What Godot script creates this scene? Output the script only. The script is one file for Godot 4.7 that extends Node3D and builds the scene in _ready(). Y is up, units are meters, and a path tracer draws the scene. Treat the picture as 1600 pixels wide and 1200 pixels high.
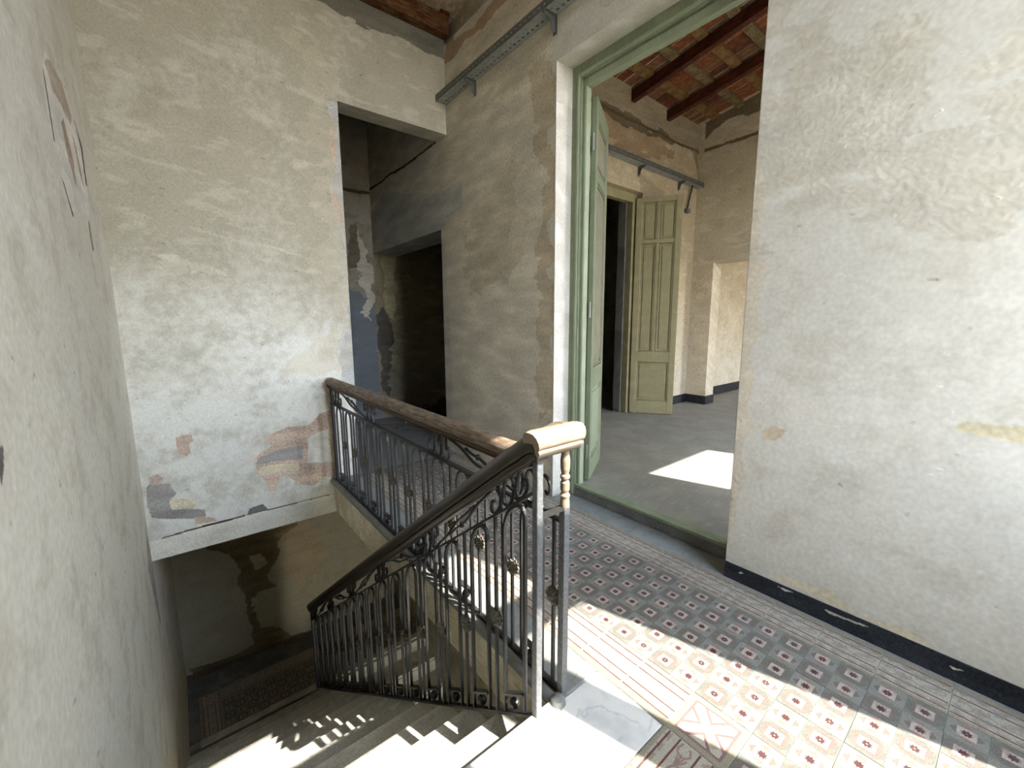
extends Node3D

const NOSE_Z := -0.93        # first nosing; the stair goes down towards -Z
const TREAD := 0.245
const RISE := 0.18
const SLOPE := 0.18 / 0.245
const STEPS := 15
const WALL_X := 2.19         # face of the wall with the doorway
const LEFT_X := -0.29
const BACK_Z := -3.72
const LAND_Y := -2.7
const ROOM_Y := 0.09

var rng := RandomNumberGenerator.new()
var taken := {}
var M := {}
var noise_cache := {}

# ------------------------------------------------------------------ naming
func numbered(called: String) -> String:
	if not taken.has(called):
		taken[called] = 0
		return called
	taken[called] += 1
	return "%s_%03d" % [called, taken[called]]

func tag(o: Node, label: String, category: String, group := "") -> void:
	o.set_meta("label", label)
	o.set_meta("category", category)
	if group != "":
		o.set_meta("group", group)

func thing(called: String, label: String, category: String, at := Vector3.ZERO, group := "") -> Node3D:
	var o := Node3D.new()
	o.name = numbered(called)
	add_child(o)
	o.position = at
	tag(o, label, category, group)
	return o

func put(called: String, st: SurfaceTool, m: Material, parent: Node = null) -> MeshInstance3D:
	return put_mesh(called, st.commit(), m, parent)

func put_mesh(called: String, mesh: Mesh, m: Material, parent: Node = null) -> MeshInstance3D:
	var o := MeshInstance3D.new()
	o.mesh = mesh
	o.material_override = m
	if parent == null:
		o.name = numbered(called)
		add_child(o)
	else:
		var n := 0
		var nm := called
		while parent.has_node(NodePath(nm)):
			n += 1
			nm = "%s_%03d" % [called, n]
		o.name = nm
		parent.add_child(o, true)
	return o

var part_count := {}
func part(called: String, mesh: Mesh, m: Material, parent: Node, at := Transform3D()) -> MeshInstance3D:
	var key := str(parent.get_instance_id()) + called
	var k: int = part_count.get(key, 0)
	part_count[key] = k + 1
	var o := MeshInstance3D.new()
	o.mesh = mesh
	o.material_override = m
	o.name = called if k == 0 else "%s_%03d" % [called, k]
	o.transform = at
	parent.add_child(o, true)
	return o

func struct(called: String, st: SurfaceTool, m: Material, label := "") -> MeshInstance3D:
	var o := put(called, st, m)
	o.set_meta("kind", "structure")
	if label != "":
		o.set_meta("label", label)
	return o

# ------------------------------------------------------------------ shapes
func begin() -> SurfaceTool:
	var st := SurfaceTool.new()
	st.begin(Mesh.PRIMITIVE_TRIANGLES)
	return st

func tri(st: SurfaceTool, a: Vector3, b: Vector3, c: Vector3, n: Vector3, ua := Vector2.ZERO, ub := Vector2.ZERO, uc := Vector2.ZERO) -> void:
	var f := (c - a).cross(b - a)
	if f.length_squared() < 1e-16:
		return
	if f.dot(n) < 0.0:
		var t := b; b = c; c = t
		var tu := ub; ub = uc; uc = tu
		f = -f
	f = f.normalized()
	st.set_normal(f); st.set_uv(ua); st.add_vertex(a)
	st.set_normal(f); st.set_uv(ub); st.add_vertex(b)
	st.set_normal(f); st.set_uv(uc); st.add_vertex(c)

func quad(st: SurfaceTool, a: Vector3, b: Vector3, c: Vector3, d: Vector3, n: Vector3, ua := Vector2.ZERO, ub := Vector2.ZERO, uc := Vector2.ZERO, ud := Vector2.ZERO) -> void:
	tri(st, a, b, c, n, ua, ub, uc)
	tri(st, a, c, d, n, ua, uc, ud)

# chamfered box; uv: metres over the two axes of each face
func obox(st: SurfaceTool, xf: Transform3D, size: Vector3, bevel := 0.0, uvs := 1.0) -> void:
	var h := size * 0.5
	var e: float = min(bevel, min(h.x, min(h.y, h.z)) * 0.9)
	for axis in 3:
		var u := (axis + 1) % 3
		var v := (axis + 2) % 3
		for s in [-1.0, 1.0]:
			var n := Vector3.ZERO
			n[axis] = s
			var p: Array[Vector3] = []
			var q: Array[Vector2] = []
			for k in [[-1, -1], [1, -1], [1, 1], [-1, 1]]:
				var c := Vector3.ZERO
				c[axis] = s * h[axis]
				c[u] = k[0] * (h[u] - e)
				c[v] = k[1] * (h[v] - e)
				p.append(xf * c)
				if axis == 1:
					q.append(Vector2(c.x + h.x, c.z + h.z) * uvs)
				elif axis == 0:
					q.append(Vector2(c.z + h.z, h.y - c.y) * uvs)
				else:
					q.append(Vector2(c.x + h.x, h.y - c.y) * uvs)
			quad(st, p[0], p[1], p[2], p[3], xf.basis * n, q[0], q[1], q[2], q[3])
	if e <= 0.0:
		return
	for axis in 3:
		var u := (axis + 1) % 3
		var v := (axis + 2) % 3
		for su in [-1.0, 1.0]:
			for sv in [-1.0, 1.0]:
				var p: Array[Vector3] = []
				for k in [[0, -1], [0, 1], [1, 1], [1, -1]]:
					var c := Vector3.ZERO
					c[axis] = k[1] * (h[axis] - e)
					if k[0] == 0:
						c[u] = su * h[u]; c[v] = sv * (h[v] - e)
					else:
						c[u] = su * (h[u] - e); c[v] = sv * h[v]
					p.append(xf * c)
				var n := Vector3.ZERO
				n[u] = su; n[v] = sv
				var uv := Vector2(0.01, 0.01)
				quad(st, p[0], p[1], p[2], p[3], xf.basis * n, uv, uv, uv, uv)
	for sx in [-1.0, 1.0]:
		for sy in [-1.0, 1.0]:
			for sz in [-1.0, 1.0]:
				var s := Vector3(sx, sy, sz)
				tri(st, xf * (s * Vector3(h.x, h.y - e, h.z - e)), xf * (s * Vector3(h.x - e, h.y, h.z - e)), xf * (s * Vector3(h.x - e, h.y - e, h.z)), xf.basis * s)

func bx(st: SurfaceTool, lo: Vector3, hi: Vector3, bevel := 0.0, uvs := 1.0) -> void:
	obox(st, Transform3D(Basis(), (lo + hi) * 0.5), (hi - lo).abs(), bevel, uvs)

func box_mesh(size: Vector3, bevel := 0.002) -> ArrayMesh:
	var st := begin()
	obox(st, Transform3D(), size, bevel)
	return st.commit()

# sweep of a closed profile (x = side, y = up) along points; ups give the local "up"
func sweep(st: SurfaceTool, pts: Array, prof: Array, up: Vector3, caps := true, closed := false, smooth := true) -> void:
	var n := pts.size()
	var m := prof.size()
	var rings: Array = []
	var norms: Array = []
	var along := 0.0
	var us: Array = []
	# side direction of a profile corner's normal
	var pn: Array = []
	var area := 0.0
	for j in m:
		var a: Vector2 = prof[j]
		var b: Vector2 = prof[(j + 1) % m]
		area += a.cross(b)
	for j in m:
		var a: Vector2 = prof[(j - 1 + m) % m]
		var b: Vector2 = prof[(j + 1) % m]
		var t := (b - a).normalized()
		pn.append(Vector2(t.y, -t.x) * (1.0 if area > 0.0 else -1.0))
	for i in n:
		var p: Vector3 = pts[i]
		var a: Vector3 = pts[max(i - 1, 0)] if not closed else pts[(i - 1 + n) % n]
		var b: Vector3 = pts[min(i + 1, n - 1)] if not closed else pts[(i + 1) % n]
		var t := (b - a).normalized()
		var side := t.cross(up)
		if side.length() < 0.001:
			side = t.cross(Vector3(0.3, 0.9, 0.2))
		side = side.normalized()
		var u2 := side.cross(t).normalized()
		if i > 0:
			along += p.distance_to(pts[i - 1])
		us.append(along)
		var ring: Array = []
		var rn: Array = []
		for j in m:
			var q: Vector2 = prof[j]
			ring.append(p + side * q.x + u2 * q.y)
			rn.append((side * pn[j].x + u2 * pn[j].y).normalized())
		rings.append(ring)
		norms.append(rn)
	var last := n if closed else n - 1
	for i in last:
		var i2 := (i + 1) % n
		for j in m:
			var k := (j + 1) % m
			var va: Array = [rings[i][j], rings[i2][j], rings[i2][k], rings[i][k]]
			var na: Array = [norms[i][j], norms[i2][j], norms[i2][k], norms[i][k]]
			var ua: Array = [Vector2(us[i], float(j) / m), Vector2(us[i2], float(j) / m), Vector2(us[i2], float(j + 1) / m), Vector2(us[i], float(j + 1) / m)]
			var mid: Vector3 = na[0] + na[1] + na[2] + na[3]
			for t in [[0, 1, 2], [0, 2, 3]]:
				var A: Vector3 = va[t[0]]
				var B: Vector3 = va[t[1]]
				var C: Vector3 = va[t[2]]
				var f := (C - A).cross(B - A)
				var o: Array = t
				if f.dot(mid) < 0.0:
					o = [t[0], t[2], t[1]]
					f = -f
				for x in o:
					st.set_normal(na[x] if smooth else f.normalized())
					st.set_uv(ua[x])
					st.add_vertex(va[x])
	if caps and not closed:
		for e in [0, n - 1]:
			var c := Vector3.ZERO
			for j in m:
				c += rings[e][j]
			c /= m
			var out_: Vector3 = (pts[0] - pts[1]) if e == 0 else (pts[n - 1] - pts[n - 2])
			for j in m:
				tri(st, c, rings[e][j], rings[e][(j + 1) % m], out_)

func lathe(st: SurfaceTool, xf: Transform3D, prof: Array, seg := 12) -> void:
	for i in prof.size() - 1:
		var a: Vector2 = prof[i]
		var b: Vector2 = prof[i + 1]
		var t := (b - a).normalized()
		var nr := Vector2(t.y, -t.x)
		for k in seg:
			var t0 := TAU * k / seg
			var t1 := TAU * (k + 1) / seg
			var d0 := Vector3(cos(t0), 0, sin(t0))
			var d1 := Vector3(cos(t1), 0, sin(t1))
			var vs: Array = [xf * (d0 * a.x + Vector3.UP * a.y), xf * (d1 * a.x + Vector3.UP * a.y), xf * (d1 * b.x + Vector3.UP * b.y), xf * (d0 * b.x + Vector3.UP * b.y)]
			var ns: Array = [(xf.basis * (d0 * nr.x + Vector3.UP * nr.y)).normalized(), (xf.basis * (d1 * nr.x + Vector3.UP * nr.y)).normalized()]
			ns.append(ns[1]); ns.append(ns[0])
			var mid: Vector3 = ns[0] + ns[1]
			for q in [[0, 1, 2], [0, 2, 3]]:
				var A: Vector3 = vs[q[0]]
				var B: Vector3 = vs[q[1]]
				var C: Vector3 = vs[q[2]]
				var f := (C - A).cross(B - A)
				if f.length_squared() < 1e-18:
					continue
				var o: Array = q
				if f.dot(mid) < 0.0:
					o = [q[0], q[2], q[1]]
				for x in o:
					st.set_normal(ns[x])
					st.add_vertex(vs[x])

func ball_mesh(r: float, seg := 10) -> ArrayMesh:
	var st := begin()
	var prof: Array = []
	for i in 8:
		var a := -PI / 2 + PI * i / 7.0
		prof.append(Vector2(cos(a) * r, sin(a) * r))
	lathe(st, Transform3D(), prof, seg)
	return st.commit()

func rect_prof(w: float, h: float) -> Array:
	return [Vector2(-w / 2, -h / 2), Vector2(w / 2, -h / 2), Vector2(w / 2, h / 2), Vector2(-w / 2, h / 2)]

func spline(p: Array, per := 5) -> Array:
	var out: Array = []
	for i in p.size() - 1:
		var a: Vector2 = p[max(i - 1, 0)]
		var b: Vector2 = p[i]
		var c: Vector2 = p[i + 1]
		var d: Vector2 = p[min(i + 2, p.size() - 1)]
		for k in per:
			out.append(b.cubic_interpolate(c, a, d, float(k) / per))
	out.append(p[p.size() - 1])
	return out

# ------------------------------------------------------------------ textures
func noise_bytes(sd: int, freq: float, w: int, h: int, octaves := 4, kind := FastNoiseLite.TYPE_SIMPLEX_SMOOTH) -> PackedByteArray:
	var n := FastNoiseLite.new()
	n.seed = sd
	n.noise_type = kind
	n.frequency = freq
	n.fractal_type = FastNoiseLite.FRACTAL_FBM
	n.fractal_octaves = octaves
	var im := n.get_image(w, h, false, false, true)
	im.convert(Image.FORMAT_L8)
	return im.get_data()

func stretched(sd: int, freq: float, w: int, h: int, sx: int, sy: int, octaves := 3) -> PackedByteArray:
	var n := FastNoiseLite.new()
	n.seed = sd
	n.frequency = freq
	n.fractal_type = FastNoiseLite.FRACTAL_FBM
	n.fractal_octaves = octaves
	var im := n.get_image(max(8, w / sx), max(8, h / sy), false, false, true)
	im.convert(Image.FORMAT_L8)
	im.resize(w, h, Image.INTERPOLATE_CUBIC)
	return im.get_data()

func tex(im: Image) -> ImageTexture:
	return ImageTexture.create_from_image(im)

# Plaster: top and bottom colour with wandering boundary, dirt blotches, pale patches, grain, and worn patches
# given as polygons in wall metres. Colours are sRGB.
func plaster(sd: int, W: float, H: float, u0: float, v0: float, ppm: float, top: Color, low: Color, dirt: Color, dirt_most: float, pale: Color, patches: Array, rough := 1.0, mid := 1.2, span := 2.2) -> StandardMaterial3D:
	var w := int(W * ppm)
	var h := int(H * ppm)
	var s := ppm / 200.0
	var n1 := noise_bytes(sd, 0.0055 / s, w, h, 5)
	var n2 := noise_bytes(sd + 7, 0.016 / s, w, h, 5)
	var n3 := noise_bytes(sd + 13, 0.22, w, h, 3)
	var n4 := stretched(sd + 17, 0.03 / s, w, h, 3, 1, 4)
	var n5 := noise_bytes(sd + 23, 0.06 / s, w, h, 4)
	var lr := PackedInt32Array(); var lg := PackedInt32Array(); var lb := PackedInt32Array()
	var dl := PackedInt32Array(); var pl := PackedInt32Array(); var gl := PackedInt32Array()
	for i in 256:
		var c := low.lerp(top, i / 255.0)
		lr.append(c.r8); lg.append(c.g8); lb.append(c.b8)
		dl.append(int(256.0 * dirt_most * smoothstep(0.45, 0.85, i / 255.0)))
		pl.append(int(110.0 * smoothstep(0.6, 0.8, i / 255.0)))
		gl.append(int((i - 128) * 0.10))
	var out := PackedByteArray(); out.resize(w * h * 3)
	var hb := PackedByteArray(); hb.resize(w * h)
	var dr := dirt.r8; var dg := dirt.g8; var db := dirt.b8
	var pr := pale.r8; var pg := pale.g8; var pb := pale.b8
	var i := 0
	var o := 0
	for y in h:
		var vm := v0 + H - y / ppm
		var base := int(255.0 * smoothstep(mid - span * 0.5, mid + span * 0.5, vm))
		for x in w:
			var a: int = n1[i]
			var e5: int = n5[i]
			var k := clampi(base + ((a - 128) * 3 >> 2) + (e5 - 128 >> 1), 0, 255)
			var d: int = dl[(n2[i] * 3 + e5 >> 2)]
			var p: int = pl[n4[i]]
			var g: int = gl[n3[i]]
			var r := lr[k]
			var gg := lg[k]
			var b := lb[k]
			r += ((dr - r) * d >> 8); gg += ((dg - gg) * d >> 8); b += ((db - b) * d >> 8)
			r += ((pr - r) * p >> 8); gg += ((pg - gg) * p >> 8); b += ((pb - b) * p >> 8)
			if n3[i] > 222 and e5 > 140:
				g += 16
			elif n3[i] < 22 and e5 < 112:
				g -= 34
			out[o] = clampi(r + g, 0, 255)
			out[o + 1] = clampi(gg + g, 0, 255)
			out[o + 2] = clampi(b + g, 0, 255)
			hb[i] = 120 + (n3[i] - 128 >> 4) + (n4[i] - 128 >> 3) + (e5 - 128 >> 3) + (p >> 4)
			i += 1
			o += 3
	# worn patches
	for pt in patches:
		var poly := PackedVector2Array()
		var bb := Rect2(Vector2((pt.p[0][0] - u0) * ppm, (v0 + H - pt.p[0][1]) * ppm), Vector2.ZERO)
		for q in pt.p:
			var v := Vector2((q[0] - u0) * ppm, (v0 + H - q[1]) * ppm)
			poly.append(v)
			bb = bb.expand(v)
		var amp: float = pt.get("rag", 0.03) * ppm
		bb = bb.grow(amp)
		var x0 := maxi(0, int(bb.position.x)); var x1 := mini(w - 1, int(bb.end.x))
		var y0 := maxi(0, int(bb.position.y)); var y1 := mini(h - 1, int(bb.end.y))
		var c: Color = pt.c
		var share: float = pt.get("a", 1.0)
		var mottle: float = pt.get("m", 0.13)
		var dh: int = pt.get("h", -30)
		for y in range(y0, y1 + 1):
			for x in range(x0, x1 + 1):
				var at := y * w + x
				var j1 := (n2[at] - 128) / 128.0
				var j2 := (n1[at] - 128) / 128.0
				var j3 := (n4[at] - 128) / 128.0
				var q := Vector2(x + (j1 * 0.9 + j3 * 0.5) * amp, y + (j2 * 0.6 + j3 * 0.7) * amp)
				if Geometry2D.is_point_in_polygon(q, poly):
					var f := 1.0 + mottle * j3 + mottle * 0.8 * (n3[at] - 128) / 128.0
					var oo := at * 3
					out[oo] = clampi(int(lerpf(out[oo], c.r8 * f, share)), 0, 255)
					out[oo + 1] = clampi(int(lerpf(out[oo + 1], c.g8 * f, share)), 0, 255)
					out[oo + 2] = clampi(int(lerpf(out[oo + 2], c.b8 * f, share)), 0, 255)
					hb[at] = clampi(hb[at] + dh + (n3[at] - 128 >> 3), 0, 255)
	# scuffs, nicks and lifted flakes
	var dice := RandomNumberGenerator.new()
	dice.seed = sd * 31 + 5
	for k in int(W * H * 16.0):
		var px := dice.randf() * w
		var py := dice.randf() * h
		var ang := dice.randfn(0.15, 0.45)
		var ln := int(dice.randf_range(1.0, 6.0) * s)
		var f := 0.76 if dice.randf() < 0.5 else 1.08
		var bend := dice.randf_range(-0.12, 0.12)
		for q in ln + 1:
			var cx := int(px)
			var cy := int(py)
			if cx >= 0 and cx < w and cy >= 0 and cy < h:
				var at := cy * w + cx
				for c3 in 3:
					out[at * 3 + c3] = clampi(int(out[at * 3 + c3] * f), 0, 255)
				hb[at] = clampi(hb[at] + (-50 if f < 1.0 else 30), 0, 255)
			px += cos(ang)
			py += sin(ang)
			ang += bend
	var m := StandardMaterial3D.new()
	var im := Image.create_from_data(w, h, false, Image.FORMAT_RGB8, out)
	m.albedo_texture = tex(im)
	var hm := Image.create_from_data(w, h, false, Image.FORMAT_L8, hb)
	hm.convert(Image.FORMAT_RGBA8)
	hm.bump_map_to_normal_map(1.7 * rough)
	m.normal_enabled = true
	m.normal_texture = tex(hm)
	m.normal_scale = 1.0
	m.roughness = 0.92
	m.metallic_specular = 0.25
	return m

func flat(c: Color, rough := 0.8, metal := 0.0) -> StandardMaterial3D:
	var m := StandardMaterial3D.new()
	m.albedo_color = c
	m.roughness = rough
	m.metallic = metal
	return m

# mottled material on triplanar coordinates
func mottled(sd: int, a: Color, b: Color, c: Color, scale: float, rough := 0.8, freq := 0.012, bump := 1.0, streak := 1, spec := 0.4, size := 256) -> StandardMaterial3D:
	var n1 := noise_bytes(sd, freq, size, size, 5)
	var n2 := stretched(sd + 3, 0.12, size, size, streak, 1, 3) if streak > 1 else stretched(sd + 3, 0.12, size, size, 1, -streak, 3) if streak < 0 else noise_bytes(sd + 3, 0.15, size, size, 3)
	var out := PackedByteArray(); out.resize(size * size * 3)
	var hb := PackedByteArray(); hb.resize(size * size)
	for i in size * size:
		var t := n1[i] / 255.0
		var g := n2[i] / 255.0
		var q := a.lerp(b, smoothstep(0.2, 0.7, t))
		q = q.lerp(c, smoothstep(0.55, 0.9, g) * 0.7)
		out[i * 3] = q.r8; out[i * 3 + 1] = q.g8; out[i * 3 + 2] = q.b8
		hb[i] = clampi(int(90 + 60 * g + 60 * t), 0, 255)
	var m := StandardMaterial3D.new()
	m.albedo_texture = tex(Image.create_from_data(size, size, false, Image.FORMAT_RGB8, out))
	if bump > 0.0:
		var key := "%d/%d" % [signi(streak) * mini(absi(streak), 2), size]
		if not noise_cache.has(key):
			var hm := Image.create_from_data(size, size, false, Image.FORMAT_L8, hb)
			hm.convert(Image.FORMAT_RGBA8)
			hm.bump_map_to_normal_map(1.0)
			noise_cache[key] = tex(hm)
		m.normal_enabled = true
		m.normal_texture = noise_cache[key]
		m.normal_scale = bump
	m.uv1_triplanar = true
	m.uv1_world_triplanar = true
	m.uv1_scale = Vector3.ONE * scale
	m.roughness = rough
	m.metallic_specular = spec
	return m

func marble(sd: int, base: Color, vein: Color, scale: float) -> StandardMaterial3D:
	var size := 512
	var n1 := noise_bytes(sd, 0.006, size, size, 5)
	var n2 := noise_bytes(sd + 5, 0.012, size, size, 5)
	var out := PackedByteArray(); out.resize(size * size * 3)
	for i in size * size:
		var t: float = absf(n1[i] - 128.0) / 128.0
		var v := 1.0 - smoothstep(0.0, 0.09, t)
		var q := base.lerp(vein, 0.35 * v + 0.3 * smoothstep(0.45, 0.9, n2[i] / 255.0))
		out[i * 3] = q.r8; out[i * 3 + 1] = q.g8; out[i * 3 + 2] = q.b8
	var m := StandardMaterial3D.new()
	m.albedo_texture = tex(Image.create_from_data(size, size, false, Image.FORMAT_RGB8, out))
	m.uv1_triplanar = true
	m.uv1_world_triplanar = true
	m.uv1_scale = Vector3.ONE * scale
	m.roughness = 0.5
	m.metallic_specular = 0.35
	return m

# worn marble tread: polished at the nosing (v = 0), shade painted in at the foot of the riser above (v = 1)
func tread_material(sd: int) -> StandardMaterial3D:
	var w := 384
	var h := 96
	var n1 := noise_bytes(sd, 0.011, w, h, 5)
	var n2 := noise_bytes(sd + 5, 0.03, w, h, 4)
	var n3 := noise_bytes(sd + 9, 0.2, w, h, 2)
	var out := PackedByteArray(); out.resize(w * h * 3)
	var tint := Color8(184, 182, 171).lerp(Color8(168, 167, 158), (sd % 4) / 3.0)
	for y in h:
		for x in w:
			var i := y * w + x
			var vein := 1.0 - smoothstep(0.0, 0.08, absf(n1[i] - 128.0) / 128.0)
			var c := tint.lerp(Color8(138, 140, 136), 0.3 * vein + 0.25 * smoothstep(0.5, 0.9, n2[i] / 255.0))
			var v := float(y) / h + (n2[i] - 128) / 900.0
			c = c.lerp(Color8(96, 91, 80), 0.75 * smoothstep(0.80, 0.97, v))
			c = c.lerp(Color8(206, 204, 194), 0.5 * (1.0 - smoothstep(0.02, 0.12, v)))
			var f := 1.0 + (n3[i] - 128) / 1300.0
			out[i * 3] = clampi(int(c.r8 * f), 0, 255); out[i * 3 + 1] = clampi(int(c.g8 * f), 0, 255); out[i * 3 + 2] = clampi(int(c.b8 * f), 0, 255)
	var m := StandardMaterial3D.new()
	m.albedo_texture = tex(Image.create_from_data(w, h, false, Image.FORMAT_RGB8, out))
	m.uv1_scale = Vector3(1.0 / 1.2, 1.0 / 0.27, 1.0)
	m.roughness = 0.5
	m.metallic_specular = 0.35
	return m

# ---- printed cement tiles
func poly_fill(im: Image, pts: Array, c: Color) -> void:
	var s := im.get_width()
	var poly := PackedVector2Array()
	var bb := Rect2(pts[0] * s, Vector2.ZERO)
	for p in pts:
		poly.append(p * s)
		bb = bb.expand(p * s)
	for y in range(maxi(0, int(bb.position.y)), mini(s, int(bb.end.y) + 1)):
		for x in range(maxi(0, int(bb.position.x)), mini(s, int(bb.end.x) + 1)):
			if Geometry2D.is_point_in_polygon(Vector2(x + 0.5, y + 0.5), poly):
				im.set_pixel(x, y, c)

func star(c: Vector2, r0: float, r1: float, n := 8) -> Array:
	var a: Array = []
	for k in n * 2:
		var r := r0 if k % 2 == 0 else r1
		var t := TAU * k / (n * 2) + 0.2
		a.append(c + Vector2(cos(t), sin(t)) * r)
	return a

func rectp(x0: float, y0: float, x1: float, y1: float) -> Array:
	return [Vector2(x0, y0), Vector2(x1, y0), Vector2(x1, y1), Vector2(x0, y1)]

func stroke(im: Image, pts: Array, w: float, c: Color) -> void:
	var p := spline(pts, 4)
	for i in p.size() - 1:
		var a: Vector2 = p[i]
		var b: Vector2 = p[i + 1]
		var n := (b - a).orthogonal().normalized() * w * 0.5
		poly_fill(im, [a - n, b - n, b + n, a + n], c)

func wear(im: Image, sd: int, dust: Color, most: float) -> ImageTexture:
	var s := im.get_width()
	var n := noise_bytes(sd, 0.02, s, s, 4)
	var g := noise_bytes(sd + 1, 0.2, s, s, 3)
	for y in s:
		for x in s:
			var i := y * s + x
			var c := im.get_pixel(x, y)
			c = c.lerp(dust, most * smoothstep(0.35, 0.85, n[i] / 255.0))
			var f := 1.0 + 0.16 * (g[i] - 128) / 128.0
			im.set_pixel(x, y, Color(c.r * f, c.g * f, c.b * f))
	return tex(im)

var GROUND := Color8(97, 97, 91)
var BROWN := Color8(103, 94, 88)
var CREAM := Color8(164, 154, 144)
var STAR := Color8(70, 44, 44)
var PALE := Color8(122, 122, 115)
var PINK := Color8(134, 102, 92)
var KHAKI := Color8(134, 127, 110)
var MAROON := Color8(88, 58, 54)

func tile_material(t: Texture2D) -> StandardMaterial3D:
	var m := StandardMaterial3D.new()
	m.albedo_texture = t
	m.roughness = 0.62
	m.metallic_specular = 0.35
	return m

func field_tile(sd: int, worn: float) -> StandardMaterial3D:
	var im := Image.create(160, 160, false, Image.FORMAT_RGB8)
	im.fill(GROUND)
	for cx in 2:
		for cy in 2:
			var o := Vector2(cx, cy) * 0.5
			var c := o + Vector2(0.25, 0.25)
			if (cx + cy) % 2 == 0:
				poly_fill(im, rectp(o.x + 0.06, o.y + 0.06, o.x + 0.44, o.y + 0.44), BROWN)
				for k in 4:
					var d := Vector2(1, 1).rotated(PI / 2 * k)
					poly_fill(im, [c + d * 0.24, c + d * 0.24 - Vector2(d.x * 0.13, 0), c + d * 0.24 - Vector2(0, d.y * 0.13)], GROUND.lightened(0.06))
				poly_fill(im, rectp(c.x - 0.12, c.y - 0.12, c.x + 0.12, c.y + 0.12), CREAM)
			else:
				poly_fill(im, rectp(o.x, o.y, o.x + 0.5, o.y + 0.5), PALE)
				for k in 4:
					var d := Vector2(1, 0).rotated(PI / 2 * k)
					var e := d.orthogonal()
					poly_fill(im, [c + d * 0.21, c + d * 0.11 + e * 0.11, c + d * 0.11 - e * 0.11], PINK if k % 2 == 0 else BROWN)
					poly_fill(im, [c + d * 0.25 + e * 0.02, c + d * 0.25 + e * 0.13, c + d * 0.14 + e * 0.13], GROUND.lightened(0.12))
				poly_fill(im, rectp(c.x - 0.12, c.y - 0.12, c.x + 0.12, c.y + 0.12), CREAM)
			poly_fill(im, star(c, 0.084, 0.05), STAR)
			if (sd + cx * 2 + cy) % 3 == 0:
				poly_fill(im, star(c, 0.02, 0.016, 4), CREAM.darkened(0.3))
	return tile_material(wear(im, sd, Color8(112, 110, 104), worn))

# lines run along the v axis of the tile
func border_tile(sd: int, palmette: bool, worn: float) -> StandardMaterial3D:
	var im := Image.create(160, 160, false, Image.FORMAT_RGB8)
	im.fill(Color8(156, 150, 138))
	poly_fill(im, rectp(0, 0, 0.13, 1), KHAKI)
	poly_fill(im, rectp(0.93, 0, 1, 1), KHAKI)
	for k in 4:
		for side in [0.19, 0.83]:
			var y := 0.25 * k
			poly_fill(im, [Vector2(side - 0.02, y + 0.02), Vector2(side + 0.1, y + 0.12), Vector2(side - 0.02, y + 0.22)], Color8(136, 126, 112))
	for x in [0.155, 0.355, 0.69, 0.88]:
		poly_fill(im, rectp(x - 0.016, 0.02, x + 0.016, 0.98), MAROON)
	var c := Color8(128, 108, 102) if palmette else Color8(138, 128, 116)
	stroke(im, [Vector2(0.42, 0.2), Vector2(0.45, 0.08), Vector2(0.56, 0.1), Vector2(0.6, 0.3), Vector2(0.55, 0.5), Vector2(0.42, 0.55)], 0.035, c)
	stroke(im, [Vector2(0.62, 0.95), Vector2(0.64, 0.78), Vector2(0.52, 0.72), Vector2(0.44, 0.82), Vector2(0.5, 0.92)], 0.035, c)
	for k in 4:
		var t := -0.6 + 0.4 * k
		stroke(im, [Vector2(0.55, 0.52), Vector2(0.52 + 0.1 * sin(t), 0.52 + 0.16 * cos(t)), Vector2(0.52 + 0.13 * sin(t), 0.52 + 0.24 * cos(t))], 0.03, c)
	return tile_material(wear(im, sd, Color8(124, 119, 110), worn))

func corner_tile(sd: int) -> StandardMaterial3D:
	var im := Image.create(192, 192, false, Image.FORMAT_RGB8)
	im.fill(KHAKI)
	poly_fill(im, rectp(0.11, 0.11, 0.89, 0.89), MAROON.lightened(0.18))
	poly_fill(im, rectp(0.15, 0.15, 0.85, 0.85), Color8(164, 157, 146))
	for k in 4:
		var a := PI / 2 * k
		var f := func(p: Vector2) -> Vector2: return Vector2(0.5, 0.5) + (p - Vector2(0.5, 0.5)).rotated(a)
		poly_fill(im, [f.call(Vector2(0.28, 0.15)), f.call(Vector2(0.72, 0.15)), f.call(Vector2(0.5, 0.40))], MAROON.lightened(0.18))
		poly_fill(im, [f.call(Vector2(0.35, 0.15)), f.call(Vector2(0.65, 0.15)), f.call(Vector2(0.5, 0.335))], Color8(168, 160, 150))
		poly_fill(im, [f.call(Vector2(0.22, 0.3)), f.call(Vector2(0.3, 0.22)), f.call(Vector2(0.42, 0.36)), f.call(Vector2(0.36, 0.42))], Color8(150, 134, 118))
	poly_fill(im, star(Vector2(0.5, 0.5), 0.085, 0.085, 8), MAROON.lightened(0.3))
	poly_fill(im, star(Vector2(0.5, 0.5), 0.045, 0.045, 8), CREAM)
	return tile_material(wear(im, sd, Color8(134, 126, 114), 0.15))

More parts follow.
